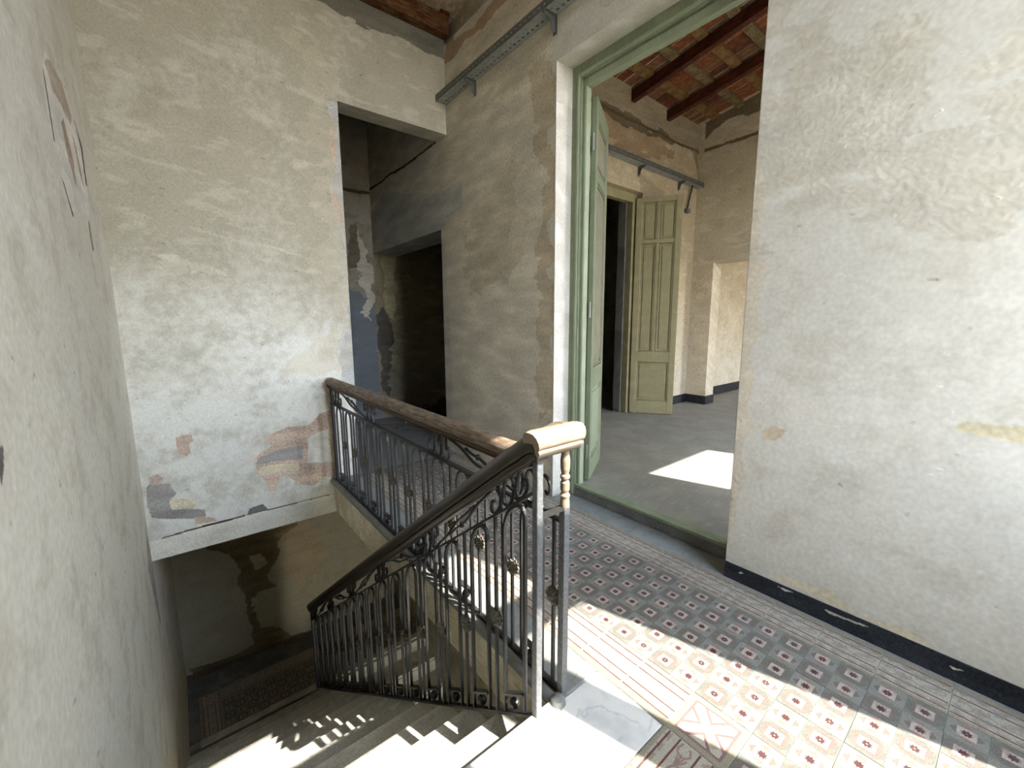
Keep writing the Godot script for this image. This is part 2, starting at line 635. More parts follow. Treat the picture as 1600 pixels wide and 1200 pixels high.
func tile_mesh(w: float, d: float, turn := 0) -> ArrayMesh:
	var st := begin()
	var t := 0.02
	var e := 0.0012
	var hx := w / 2 - 0.0006
	var hz := d / 2 - 0.0006
	var uvf := func(x: float, z: float) -> Vector2:
		var q := Vector2(x / w + 0.5, z / d + 0.5) - Vector2(0.5, 0.5)
		return q.rotated(PI / 2 * turn) + Vector2(0.5, 0.5)
	var c: Array = [Vector3(-hx + e, 0, -hz + e), Vector3(hx - e, 0, -hz + e), Vector3(hx - e, 0, hz - e), Vector3(-hx + e, 0, hz - e)]
	var b: Array = [Vector3(-hx, -e, -hz), Vector3(hx, -e, -hz), Vector3(hx, -e, hz), Vector3(-hx, -e, hz)]
	var uc: Array = []
	for p in c:
		uc.append(uvf.call(p.x, p.z))
	quad(st, c[0], c[1], c[2], c[3], Vector3.UP, uc[0], uc[1], uc[2], uc[3])
	for k in 4:
		var j := (k + 1) % 4
		var out_: Vector3 = (b[k] + b[j]) * 0.5
		quad(st, c[k], c[j], b[j], b[k], out_ + Vector3.UP * 0.1, uc[k], uc[j], uc[j], uc[k])
		quad(st, b[k], b[j], b[j] - Vector3.UP * t, b[k] - Vector3.UP * t, out_, uc[k], uc[j], uc[j], uc[k])
	return st.commit()

# ------------------------------------------------------------------ walls
# rectangles [u0, v0, u1, v1] on a plane, extruded backwards by t; uv spans the texture extents
func wall_mesh(st: SurfaceTool, o: Vector3, U: Vector3, N: Vector3, rects: Array, t: float, ext: Rect2) -> void:
	var V := Vector3.UP
	for r in rects:
		var f := func(u: float, v: float, d: float) -> Vector3: return o + U * u + V * v - N * d
		var g := func(u: float, v: float, d: float) -> Vector2: return Vector2((u + d * 0.7 - ext.position.x) / ext.size.x, (ext.end.y - v - d * 0.7) / ext.size.y)
		var a: float = r[0]; var b: float = r[1]; var c: float = r[2]; var d: float = r[3]
		var tt: float = r[4] if r.size() > 4 else t
		quad(st, f.call(a, b, 0.0), f.call(c, b, 0.0), f.call(c, d, 0.0), f.call(a, d, 0.0), N, g.call(a, b, 0.0), g.call(c, b, 0.0), g.call(c, d, 0.0), g.call(a, d, 0.0))
		quad(st, f.call(a, b, tt), f.call(c, b, tt), f.call(c, d, tt), f.call(a, d, tt), -N, g.call(a, b, 0.0), g.call(c, b, 0.0), g.call(c, d, 0.0), g.call(a, d, 0.0))
		for e in [[a, b, c, b, -V], [a, d, c, d, V], [a, b, a, d, -U], [c, b, c, d, U]]:
			quad(st, f.call(e[0], e[1], 0.0), f.call(e[2], e[3], 0.0), f.call(e[2], e[3], tt), f.call(e[0], e[1], tt), e[4], g.call(e[0], e[1], 0.0), g.call(e[2], e[3], 0.0), g.call(e[2], e[3], tt), g.call(e[0], e[1], tt))

# ------------------------------------------------------------------ scene
func _ready() -> void:
	rng.seed = 11
	# camera: matched to the photograph, 1.364 m above the landing floor
	var cam := Camera3D.new()
	cam.name = "camera"
	cam.fov = rad_to_deg(2.0 * atan(600.0 / 649.4))
	cam.near = 0.02
	var right := Vector3(0.7802, -0.0049, 0.6255)
	var up := Vector3(0.0961, 0.9889, -0.1126)
	var fwd := Vector3(0.6181, -0.1483, -0.7720)
	cam.transform = Transform3D(Basis(right, up, -fwd).orthonormalized(), Vector3(0, 1.364, 0))
	add_child(cam)
	cam.current = true
	var we := WorldEnvironment.new()
	we.name = "environment"
	var env := Environment.new()
	var sky := Sky.new()
	var sm := ProceduralSkyMaterial.new()
	sm.sky_top_color = Color(0.71, 0.765, 0.85)
	sm.sky_horizon_color = Color(0.94, 0.935, 0.925)
	sm.ground_horizon_color = Color(0.7, 0.69, 0.66)
	sm.ground_bottom_color = Color(0.5, 0.48, 0.45)
	sm.sky_energy_multiplier = 1.0
	sky.sky_material = sm
	env.background_mode = Environment.BG_SKY
	env.sky = sky
	env.background_energy_multiplier = 5.8
	env.tonemap_mode = Environment.TONE_MAPPER_LINEAR
	env.tonemap_exposure = 6.2
	env.sdfgi_enabled = true
	env.ssao_enabled = true
	env.ssil_enabled = true
	we.environment = env
	add_child(we)
	var sun := DirectionalLight3D.new()
	sun.name = "sun"
	sun.light_energy = 1.2
	sun.light_color = Color(1.0, 0.97, 0.92)
	sun.light_angular_distance = 0.5
	sun.shadow_enabled = true
	sun.look_at_from_position(Vector3.ZERO, Vector3(-0.31, -1.33, -1.0), Vector3.UP)
	add_child(sun)

	materials()
	shell()
	hall_floor()
	stairs()
	railings()
	doorway()
	next_room()
	passage()
	cable_trays()

func materials() -> void:
	M.iron = mottled(31, Color8(38, 38, 38), Color8(31, 31, 31), Color8(58, 57, 54), 3.0, 0.45, 0.03, 0.6, 1, 0.5)
	M.iron_dusty = mottled(33, Color8(43, 43, 43), Color8(36, 36, 36), Color8(78, 77, 74), 3.0, 0.5, 0.03, 0.6, 1, 0.5)
	M.rosette = mottled(35, Color8(112, 107, 94), Color8(88, 85, 75), Color8(160, 152, 134), 5.0, 0.45, 0.03, 0.5, 1, 0.5)
	M.rail_dark = mottled(41, Color8(50, 42, 32), Color8(43, 36, 28), Color8(62, 53, 40), 2.0, 0.34, 0.02, 0.5, 12, 0.5)
	M.rail_dusty = mottled(43, Color8(124, 113, 100), Color8(98, 80, 64), Color8(152, 146, 136), 2.4, 0.6, 0.03, 1.0, 10, 0.35)
	M.cap_wood = mottled(45, Color8(150, 136, 116), Color8(134, 118, 96), Color8(166, 156, 138), 3.0, 0.5, 0.03, 0.8, 8, 0.4)
	M.rail_brown = mottled(44, Color8(84, 64, 48), Color8(66, 48, 36), Color8(104, 88, 72), 2.4, 0.55, 0.03, 0.8, 10, 0.35)
	for m in [M.rail_dark, M.rail_dusty, M.rail_brown, M.cap_wood]:
		m.uv1_triplanar = false
		m.uv1_world_triplanar = false
		m.uv1_scale = Vector3(1.1, 1.0, 1.0)
	M.post = mottled(34, Color8(104, 106, 106), Color8(86, 88, 90), Color8(140, 142, 142), 6.0, 0.5, 0.03, 0.6, 1, 0.5)  # paler than the other iron: sunlight on the newel posts put into the colour
	M.stair = []
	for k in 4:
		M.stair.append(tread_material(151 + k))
	M.marble = marble(51, Color8(214, 214, 210), Color8(150, 158, 164), 0.9)
	M.marble_grey = marble(53, Color8(128, 130, 127), Color8(94, 98, 99), 1.1)
	M.marble_worn = mottled(55, Color8(188, 184, 170), Color8(164, 160, 148), Color8(208, 206, 198), 1.2, 0.55, 0.015, 0.6, 1, 0.35)
	M.cement = mottled(57, Color8(120, 118, 112), Color8(98, 98, 95), Color8(140, 136, 128), 0.9, 0.9, 0.012, 1.4, 1, 0.25)
	M.dusty_floor = mottled(59, Color8(150, 145, 134), Color8(138, 134, 125), Color8(158, 153, 143), 0.45, 0.75, 0.01, 0.7, 4, 0.3, 512)
	M.plaster_white = mottled(61, Color8(208, 204, 194), Color8(188, 184, 172), Color8(220, 216, 206), 0.7, 0.92, 0.01, 1.2, 1, 0.25, 512)
	M.plaster_tan = mottled(63, Color8(176, 166, 146), Color8(150, 140, 122), Color8(190, 182, 164), 0.45, 0.92, 0.01, 1.6, 2, 0.25, 512)
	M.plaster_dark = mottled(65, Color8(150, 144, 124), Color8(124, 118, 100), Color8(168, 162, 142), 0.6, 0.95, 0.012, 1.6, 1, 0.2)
	M.fascia = mottled(67, Color8(226, 218, 194), Color8(206, 196, 168), Color8(172, 162, 138), 1.1, 0.92, 0.014, 1.6, 3, 0.25)
	M.green = mottled(71, Color8(128, 137, 110), Color8(120, 129, 103), Color8(140, 148, 122), 1.4, 0.5, 0.01, 0.4, -6, 0.45)
	M.green_light = mottled(73, Color8(148, 158, 132), Color8(141, 151, 125), Color8(158, 167, 142), 1.4, 0.45, 0.01, 0.4, -6, 0.45)
	M.olive = mottled(75, Color8(146, 139, 106), Color8(136, 129, 97), Color8(158, 150, 118), 1.4, 0.5, 0.01, 0.4, -6, 0.4)
	M.dusty_pane = mottled(77, Color8(140, 136, 118), Color8(126, 122, 104), Color8(152, 148, 130), 1.6, 0.55, 0.01, 0.3, 4, 0.4)
	M.black_skirt = mottled(79, Color8(40, 40, 42), Color8(30, 30, 33), Color8(62, 64, 68), 2.4, 0.5, 0.02, 1.0, 4, 0.4)
	M.beam_red = mottled(81, Color8(84, 42, 28), Color8(64, 32, 22), Color8(104, 58, 38), 1.6, 0.7, 0.015, 1.0, 8, 0.3)
	M.batten = mottled(83, Color8(128, 100, 66), Color8(104, 78, 48), Color8(146, 122, 90), 1.8, 0.8, 0.015, 1.0, 6, 0.25)
	M.batten_grey = mottled(84, Color8(122, 104, 76), Color8(98, 82, 58), Color8(140, 126, 102), 1.8, 0.8, 0.015, 1.0, 6, 0.25)
	M.brick = []
	for c in [Color8(138, 84, 56), Color8(112, 66, 46), Color8(126, 88, 64), Color8(98, 62, 48)]:
		M.brick.append(mottled(90 + M.brick.size(), c, c.darkened(0.22), Color8(176, 140, 112), 2.4, 0.95, 0.02, 1.6, 1, 0.15))
	M.mortar = mottled(95, Color8(186, 172, 152), Color8(160, 140, 116), Color8(120, 80, 56), 2.0, 0.95, 0.03, 1.6, 1, 0.15)
	M.wood_old = mottled(97, Color8(96, 66, 42), Color8(76, 50, 32), Color8(128, 106, 82), 1.6, 0.85, 0.015, 1.4, 8, 0.2)
	M.zinc = mottled(99, Color8(164, 170, 166), Color8(148, 154, 150), Color8(182, 186, 182), 2.0, 0.5, 0.02, 0.4, 1, 0.5)
	M.zinc.metallic = 0.2
	M.zinc_dark = mottled(98, Color8(96, 98, 94), Color8(82, 84, 80), Color8(112, 114, 108), 2.0, 0.6, 0.02, 0.4, 1, 0.5)
	M.black = flat(Color8(22, 21, 20), 0.6)
	M.steel = flat(Color8(150, 150, 144), 0.45, 0.5)
	M.debris = mottled(101, Color8(70, 64, 54), Color8(48, 44, 38), Color8(96, 88, 74), 3.0, 0.95, 0.03, 2.0, 1, 0.15)

func shell() -> void:
	# back wall above the stair, with the passage opening on its right
	var bext := Rect2(-0.29, -0.32, 2.5, 4.75)
	var grey := Color8(154, 152, 146)
	var pink := Color8(198, 178, 160)
	var sand := Color8(212, 202, 176)
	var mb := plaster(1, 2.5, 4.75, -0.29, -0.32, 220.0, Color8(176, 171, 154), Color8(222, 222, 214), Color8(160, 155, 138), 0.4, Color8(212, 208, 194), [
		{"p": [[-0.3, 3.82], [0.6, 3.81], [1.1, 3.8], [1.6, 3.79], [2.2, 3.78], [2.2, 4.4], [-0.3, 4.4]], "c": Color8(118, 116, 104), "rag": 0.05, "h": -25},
		{"p": [[-0.08, 0.57], [0.01, 0.58], [0.02, 0.53], [-0.01, 0.51], [0.0, 0.45], [-0.03, 0.42], [-0.07, 0.46], [-0.08, 0.52]], "c": pink, "rag": 0.015},
		{"p": [[1.0, 0.62], [0.85, 0.61], [0.79, 0.52], [0.65, 0.53], [0.54, 0.49], [0.49, 0.45], [0.5, 0.38], [0.4, 0.33], [0.38, 0.3], [0.4, 0.21], [0.43, 0.13], [0.47, 0.0], [0.52, -0.0], [0.55, 0.1], [0.59, 0.12], [0.67, 0.03], [0.8, -0.01], [0.9, 0.03], [0.97, -0.0], [0.99, 0.14], [0.75, 0.19], [0.77, 0.4], [0.99, 0.47]], "c": pink, "rag": 0.03, "m": 0.2},
		{"p": [[0.97, 0.0], [0.93, 0.2], [0.95, 0.6], [0.93, 0.9], [1.0, 0.9], [1.0, 0.0]], "c": Color8(190, 168, 142), "rag": 0.04, "a": 0.6, "h": -8},
		{"p": [[0.52, 0.33], [0.72, 0.35], [0.72, 0.23], [0.6, 0.23], [0.4, 0.25], [0.41, 0.3]], "c": Color8(158, 154, 150), "rag": 0.04, "h": -6},
		{"p": [[0.42, 0.23], [0.67, 0.2], [0.68, 0.15], [0.42, 0.15]], "c": sand, "rag": 0.03, "h": 10},
		{"p": [[-0.25, 0.26], [-0.13, 0.24], [-0.11, 0.16], [-0.15, 0.11], [-0.15, 0.05], [-0.06, 0.03], [0.04, -0.01], [0.04, -0.06], [-0.04, -0.06], [-0.12, -0.03], [-0.26, 0.03], [-0.27, 0.18]], "c": grey, "rag": 0.02},
		{"p": [[-0.25, 0.31], [-0.2, 0.33], [-0.17, 0.29], [-0.18, 0.25], [-0.25, 0.26]], "c": pink, "rag": 0.015, "h": -15},
		{"p": [[-0.15, 0.12], [-0.08, 0.11], [-0.01, 0.05], [-0.04, 0.02], [-0.14, 0.05]], "c": sand, "rag": 0.015, "h": 8},
		{"p": [[-0.03, -0.04], [0.05, -0.07], [0.1, -0.12], [-0.04, -0.11]], "c": Color8(190, 172, 150), "rag": 0.015, "h": -10},
		{"p": [[0.3, -0.12], [0.32, -0.08], [0.4, -0.07], [0.44, -0.13], [0.31, -0.135]], "c": Color8(120, 120, 118), "rag": 0.01},
		{"p": [[-0.23, -0.145], [0.02, -0.13], [0.28, -0.125], [0.28, -0.135], [0.0, -0.145], [-0.22, -0.157]], "c": Color8(70, 62, 58), "rag": 0.006, "h": -90},
		{"p": [[0.28, -0.127], [0.62, -0.124], [0.92, -0.13], [0.92, -0.136], [0.6, -0.131], [0.28, -0.134]], "c": Color8(110, 98, 86), "rag": 0.006, "h": -60},
		{"p": [[-0.3, -0.15], [0.95, -0.135], [0.97, -0.32], [-0.3, -0.32]], "c": Color8(226, 222, 206), "rag": 0.01, "a": 0.6, "h": 8, "m": 0.12},
		{"p": [[1.12, 3.1], [1.2, 3.12], [1.2, 0.4], [1.1, 0.8], [1.08, 0.97], [1.06, 1.05], [1.12, 1.22], [1.17, 1.36], [1.175, 1.92], [1.16, 2.38], [1.08, 2.47], [1.13, 2.6], [1.16, 2.68], [1.14, 2.91]], "c": Color8(186, 186, 184), "rag": 0.02, "m": 0.1},
		{"p": [[1.12, 2.96], [1.15, 2.92], [1.16, 2.68], [1.13, 2.65], [1.11, 2.76]], "c": pink, "rag": 0.02, "h": -10},
		{"p": [[1.1, 2.45], [1.15, 2.38], [1.17, 2.2], [1.14, 2.2], [1.1, 2.36]], "c": pink, "rag": 0.02, "h": -10},
		{"p": [[0.1, 2.02], [0.5, 1.98], [0.85, 1.9], [0.84, 1.87], [0.5, 1.94], [0.1, 1.99]], "c": Color8(212, 208, 194), "rag": 0.09, "a": 0.4, "h": 8},
		{"p": [[-0.05, 1.72], [0.3, 1.74], [0.34, 1.66], [0.0, 1.64]], "c": Color8(212, 208, 194), "rag": 0.14, "a": 0.4, "h": 8},
		{"p": [[0.6, 1.1], [1.05, 1.3], [1.05, 1.0], [0.7, 0.95]], "c": Color8(210, 203, 182), "rag": 0.12, "a": 0.45, "h": 4, "m": 0.05},
		{"p": [[0.9, 3.6], [1.2, 3.3], [1.15, 0.9], [0.98, 1.0], [0.95, 2.5]], "c": Color8(206, 199, 178), "rag": 0.2, "a": 0.35, "h": 0, "m": 0.05}], 1.0, 1.5, 1.9)
	var st := begin()
	wall_mesh(st, Vector3(0, 0, BACK_Z), Vector3.RIGHT, Vector3.BACK, [[-0.29, -0.30, 1.19, 4.6], [1.19, 3.13, 2.19, 4.6]], 0.2, bext)
	struct("wall_back", st, mb, "weathered wall above the stairwell with flaking paint and brick-pink bare patches")

	# wall with the doorway
	var rext := Rect2(-0.85, -0.1, 6.85, 4.75)
	var mr := plaster(2, 6.85, 4.75, -0.85, -0.1, 180.0, Color8(194, 191, 180), Color8(206, 202, 190), Color8(174, 168, 151), 0.42, Color8(214, 211, 202), [
		{"p": [[2.24, 4.7], [2.26, 3.14], [2.24, 0.0], [3.9, 0.0], [3.95, 2.3], [6.0, 2.3], [6.0, 4.7]], "c": Color8(200, 190, 167), "rag": 0.03, "a": 0.6, "h": 0, "m": 0.16},
		{"p": [[3.88, 2.3], [3.8, 2.1], [3.72, 1.0], [3.75, 0.1], [3.9, 0.1]], "c": Color8(178, 176, 166), "rag": 0.03, "a": 0.5, "h": 4},
		{"p": [[2.5, 3.3], [2.24, 3.14], [2.24, 0.7], [2.38, 0.6], [2.42, 1.6], [2.36, 2.3]], "c": Color8(168, 152, 124), "rag": 0.1, "a": 0.55, "h": -6},
		{"p": [[3.45, 3.9], [2.6, 3.95], [1.6, 3.95], [0.6, 4.1], [0.5, 3.3], [1.4, 3.2], [2.2, 3.3], [3.0, 3.1]], "c": Color8(186, 176, 154), "rag": 0.2, "a": 0.5, "h": 0},
		{"p": [[3.3, 2.3], [2.7, 2.5], [2.6, 1.9], [3.0, 1.6], [3.4, 1.8]], "c": Color8(164, 152, 128), "rag": 0.3, "a": 0.35, "h": -4},
		{"p": [[5.75, 2.82], [5.28, 2.97], [4.6, 2.80], [3.84, 2.64], [3.44, 2.66], [3.46, 2.45], [3.73, 2.38], [3.86, 2.27], [4.61, 2.2], [5.8, 2.2]], "c": Color8(178, 178, 168), "rag": 0.03, "h": 20, "m": 0.12},
		{"p": [[5.8, 3.13], [3.92, 3.14], [3.92, 3.12], [5.8, 3.10]], "c": Color8(80, 66, 50), "rag": 0.02, "h": -40},
		{"p": [[3.7, 3.9], [3.2, 3.82], [3.0, 3.9], [2.6, 3.9], [2.6, 3.84], [3.1, 3.74], [3.7, 3.78]], "c": Color8(140, 110, 80), "rag": 0.06, "a": 0.6, "h": -10},
		{"p": [[0.14, 0.98], [0.12, 1.01], [-0.2, 1.03], [-0.2, 0.96], [0.08, 0.965]], "c": Color8(204, 194, 162), "rag": 0.02, "h": -12},
		{"p": [[0.8, 0.83], [0.74, 0.87], [0.67, 0.86], [0.69, 0.82], [0.72, 0.8], [0.78, 0.8]], "c": Color8(182, 164, 136), "rag": 0.025, "a": 0.8, "h": -12},
		{"p": [[0.7, 0.10], [0.45, 0.16], [0.36, 0.10], [0.2, 0.12], [0.1, 0.08]], "c": Color8(214, 200, 160), "rag": 0.03, "a": 0.6, "h": -6},
		{"p": [[0.96, 0.0], [0.86, 0.3], [0.84, 1.2], [0.82, 1.6], [0.9, 2.4], [0.96, 2.4]], "c": Color8(198, 184, 158), "rag": 0.05, "a": 0.5, "h": -4},
		{"p": [[0.9, 2.9], [0.3, 2.2], [-0.2, 2.2], [-0.8, 2.5], [-0.8, 2.0], [0.2, 1.75], [0.9, 1.9]], "c": Color8(178, 170, 150), "rag": 0.3, "a": 0.35, "h": 0}])
	st = begin()
	wall_mesh(st, Vector3(WALL_X, 0, 0), Vector3.FORWARD, Vector3.LEFT, [[0.80, -0.3, 0.9, 3.12, 0.15], [-1.2, -0.3, 0.80, 3.9], [0.80, 3.12, 2.235, 3.9], [2.235, -0.3, 3.87, 3.9], [3.87, 2.29, 5.765, 3.9], [5.765, -0.3, 6.2, 3.9]], 0.36, rext)
	struct("wall_right", st, mr, "pale plaster wall holding the tall green doorway")
	st = begin()
	wall_mesh(st, Vector3(WALL_X + 0.07, 0, 0), Vector3.FORWARD, Vector3.LEFT, [[-1.2, 3.9, 6.2, 5.2]], 0.29, rext)
	struct("trim_1", st, M.plaster_tan)

	# smooth white reveal round the doorway
	st = begin()
	bx(st, Vector3(WALL_X - 0.003, 0.0, -2.238), Vector3(2.36, 3.12, -2.229), 0.002)
	bx(st, Vector3(WALL_X - 0.003, 3.113, -2.238), Vector3(2.36, 3.123, -0.895), 0.002)
	bx(st, Vector3(WALL_X + 0.006, 0.0, -0.906), Vector3(2.345, 3.12, -0.897), 0.002)
	struct("trim_4", st, M.plaster_white, "pale smooth plaster reveal around the tall green door frame")

	# left wall, very close to the camera
	var ml := plaster(3, 6.7, 7.4, -0.9, -3.0, 150.0, Color8(206, 202, 190), Color8(214, 210, 196), Color8(180, 173, 156), 0.55, Color8(220, 217, 208), [
		{"p": [[2.38, 2.29], [2.52, 2.41], [2.76, 2.45], [2.88, 2.43], [2.98, 2.34], [3.23, 2.27], [3.19, 2.08], [3.07, 1.89], [2.87, 1.88], [2.57, 1.83], [2.43, 1.92], [2.36, 2.02], [2.35, 2.15]], "c": Color8(216, 212, 204), "rag": 0.03, "m": 0.1, "h": 10},
		{"p": [[2.45, 2.33], [2.6, 2.42], [2.8, 2.44], [2.95, 2.35], [2.9, 2.26], [2.7, 2.3], [2.55, 2.28]], "c": Color8(180, 167, 152), "rag": 0.03, "h": -30},
		{"p": [[2.62, 2.2], [2.7, 2.24], [2.82, 2.08], [2.78, 1.98], [2.68, 2.06]], "c": Color8(172, 150, 134), "rag": 0.02, "h": -30},
		{"p": [[2.9, 2.24], [2.98, 2.2], [3.06, 2.02], [2.98, 2.05]], "c": Color8(172, 150, 134), "rag": 0.02, "h": -30},
		{"p": [[3.02, 2.37], [3.2, 2.28], [3.18, 2.08], [3.14, 2.08], [3.15, 2.26]], "c": Color8(60, 52, 46), "rag": 0.01, "h": -90},
		{"p": [[2.43, 1.93], [2.46, 1.92], [2.57, 1.82], [2.55, 1.81]], "c": Color8(64, 54, 48), "rag": 0.01, "h": -90},
		{"p": [[2.385, 2.29], [2.40, 2.29], [2.405, 2.05], [2.385, 2.05]], "c": Color8(84, 74, 66), "rag": 0.01, "h": -60},
		{"p": [[3.0, 1.85], [3.06, 1.86], [3.08, 1.74], [3.02, 1.72]], "c": Color8(110, 98, 88), "rag": 0.04, "a": 0.7},
		{"p": [[1.20, 1.14], [1.26, 1.12], [1.23, 1.09], [1.2, 1.06]], "c": Color8(104, 98, 94), "rag": 0.01, "h": -40},
		{"p": [[3.4, -0.2], [3.62, 0.05], [3.72, -0.3], [3.72, -0.75], [3.66, -0.75]], "c": Color8(168, 164, 154), "rag": 0.02, "h": -30},
		{"p": [[5.8, -3.0], [5.8, -2.3], [3.4, -1.5], [2.0, -0.6], [1.4, -0.5], [1.4, -3.0]], "c": Color8(206, 194, 158), "rag": 0.2, "a": 0.5, "h": 0}], 0.7)
	st = begin()
	wall_mesh(st, Vector3(LEFT_X, 0, 0), Vector3.FORWARD, Vector3.RIGHT, [[-1.2, -5.2, 5.8, 5.2]], 0.25, Rect2(-0.9, -3.0, 6.7, 7.4))
	struct("wall_left", st, ml, "scuffed grey plaster wall running down beside the stair")

	# wall behind the lower landing
	var mw := plaster(4, 2.6, 4.9, -0.35, -5.0, 160.0, Color8(178, 171, 146), Color8(176, 171, 150), Color8(158, 148, 122), 0.4, Color8(188, 183, 164), [
		{"p": [[0.02, -1.15], [0.02, -0.6], [0.94, -0.6], [0.94, -1.16], [0.76, -1.31], [0.66, -1.63], [0.58, -1.72], [0.66, -1.91], [0.47, -1.89], [0.42, -2.14], [0.47, -2.38], [0.62, -2.42], [0.83, -2.69], [0.59, -2.72], [-0.24, -2.72], [-0.24, -2.55], [-0.02, -2.56], [0.22, -2.61], [0.37, -2.54], [0.36, -2.35], [0.35, -2.1], [0.3, -1.72], [0.3, -1.46], [0.24, -1.33]], "c": Color8(128, 118, 93), "rag": 0.04, "m": 0.15},
		{"p": [[0.42, -1.4], [0.56, -1.42], [0.58, -1.55], [0.46, -1.6]], "c": Color8(190, 180, 146), "rag": 0.04, "h": 25},
		{"p": [[0.4, -1.95], [0.52, -2.0], [0.5, -2.08], [0.38, -2.06]], "c": Color8(190, 180, 146), "rag": 0.03, "h": 25},
		{"p": [[-0.35, -2.6], [0.3, -2.66], [0.95, -2.68], [2.3, -2.66], [2.3, -2.72], [-0.35, -2.72]], "c": Color8(110, 100, 84), "rag": 0.04},
		{"p": [[0.75, -1.0], [1.1, -1.0], [1.3, -1.7], [0.9, -2.1], [0.78, -1.6]], "c": Color8(196, 168, 130), "rag": 0.12, "a": 0.4, "h": 0}])
	st = begin()
	wall_mesh(st, Vector3(0, 0, -5.6), Vector3.RIGHT, Vector3.BACK, [[-0.35, -5.2, 2.3, -0.29]], 0.2, Rect2(-0.35, -5.0, 2.6, 4.9))
	struct("wall_landing", st, mw, "stained ochre wall behind the lower landing")

	# unseen closing walls of the stairwell
	st = begin()
	bx(st, Vector3(2.193, -5.2, -5.8), Vector3(2.4, -0.30, 1.15))
	struct("wall_stairwell_right", st, M.plaster_dark)
	st = begin()
	bx(st, Vector3(-0.29, -5.2, 0.9), Vector3(1.0, -0.30, 1.15))
	bx(st, Vector3(1.0, -2.4, 0.9), Vector3(2.19, -0.30, 1.15))
	bx(st, Vector3(2.1, -5.2, 0.9), Vector3(2.19, -2.4, 1.15))
	struct("wall_stairwell_front", st, M.plaster_dark)  # low opening on the right is added, to let light into the stairwell
	st = begin()
	bx(st, Vector3(-0.5, -5.4, -5.8), Vector3(2.4, -5.2, 1.15))
	struct("floor_stairwell", st, M.cement)

	# front wall behind the camera: a double door with a transom lets the sun in
	st = begin()
	wall_mesh(st, Vector3(0, 0, 0.85), Vector3.RIGHT, Vector3.FORWARD, [[-0.54, -0.3, 1.05, 5.2], [2.18, -0.3, 2.6, 5.2], [1.05, 4.4, 2.18, 5.2]], 0.3, Rect2(-0.5, -0.3, 3.1, 5.5))
	struct("wall_front", st, M.plaster_white)
	st = begin()
	for r in [[1.05, 0.0, 1.16, 4.4], [2.10, 0.0, 2.18, 4.4], [1.16, 3.975, 2.10, 4.4], [1.16, 2.87, 2.10, 3.13], [1.496, 0.0, 1.666, 2.87], [1.16, 0.0, 1.496, 0.88], [1.666, 0.0, 2.10, 0.88]]:
		bx(st, Vector3(r[0], r[1], 0.88), Vector3(r[2], r[3], 0.92), 0.0)
	struct("door_3", st, M.green_light)  # solid lower panels added to cut the light on the right wall
	st = begin()
	bx(st, Vector3(-0.5, -0.25, 1.15), Vector3(2.6, -0.05, 2.2))
	bx(st, Vector3(-8, -5.6, 1.15), Vector3(18, -5.2, 16.0))
	struct("floor_added_terrace", st, M.plaster_tan)  # unseen terrace and ground, added to bounce sunlight in through the door

	# ceilings
	st = begin()
	obox(st, Transform3D(Basis(Vector3.RIGHT, -atan(0.10)), Vector3(0.95, 4.455, -1.3)), Vector3(3.2, 0.2, 5.6))
	var hc := struct("ceiling_hall", st, M.mortar)
	for row in 3:
		for k in 9:
			var x := -0.1 + 0.255 * k
			if x < 2.1:
				part("brick", box_mesh(Vector3(0.245, 0.05, 0.15), 0.004), M.brick[rng.randi() % 4], hc, Transform3D(Basis(), Vector3(x + 0.12, 4.20 + 0.018 * row, -3.55 + 0.16 * row)))
	st = begin()
	bx(st, Vector3(-0.29, 3.94, -3.72), Vector3(2.19, 4.09, -3.62), 0.006)
	struct("trim_2", st, M.wood_old, "rough wooden wall plate under the roof above the stair")
	st = begin()
	bx(st, Vector3(2.11, 4.09, -3.7), Vector3(2.2, 4.3, -3.62), 0.006)
	struct("trim_3", st, M.beam_red)

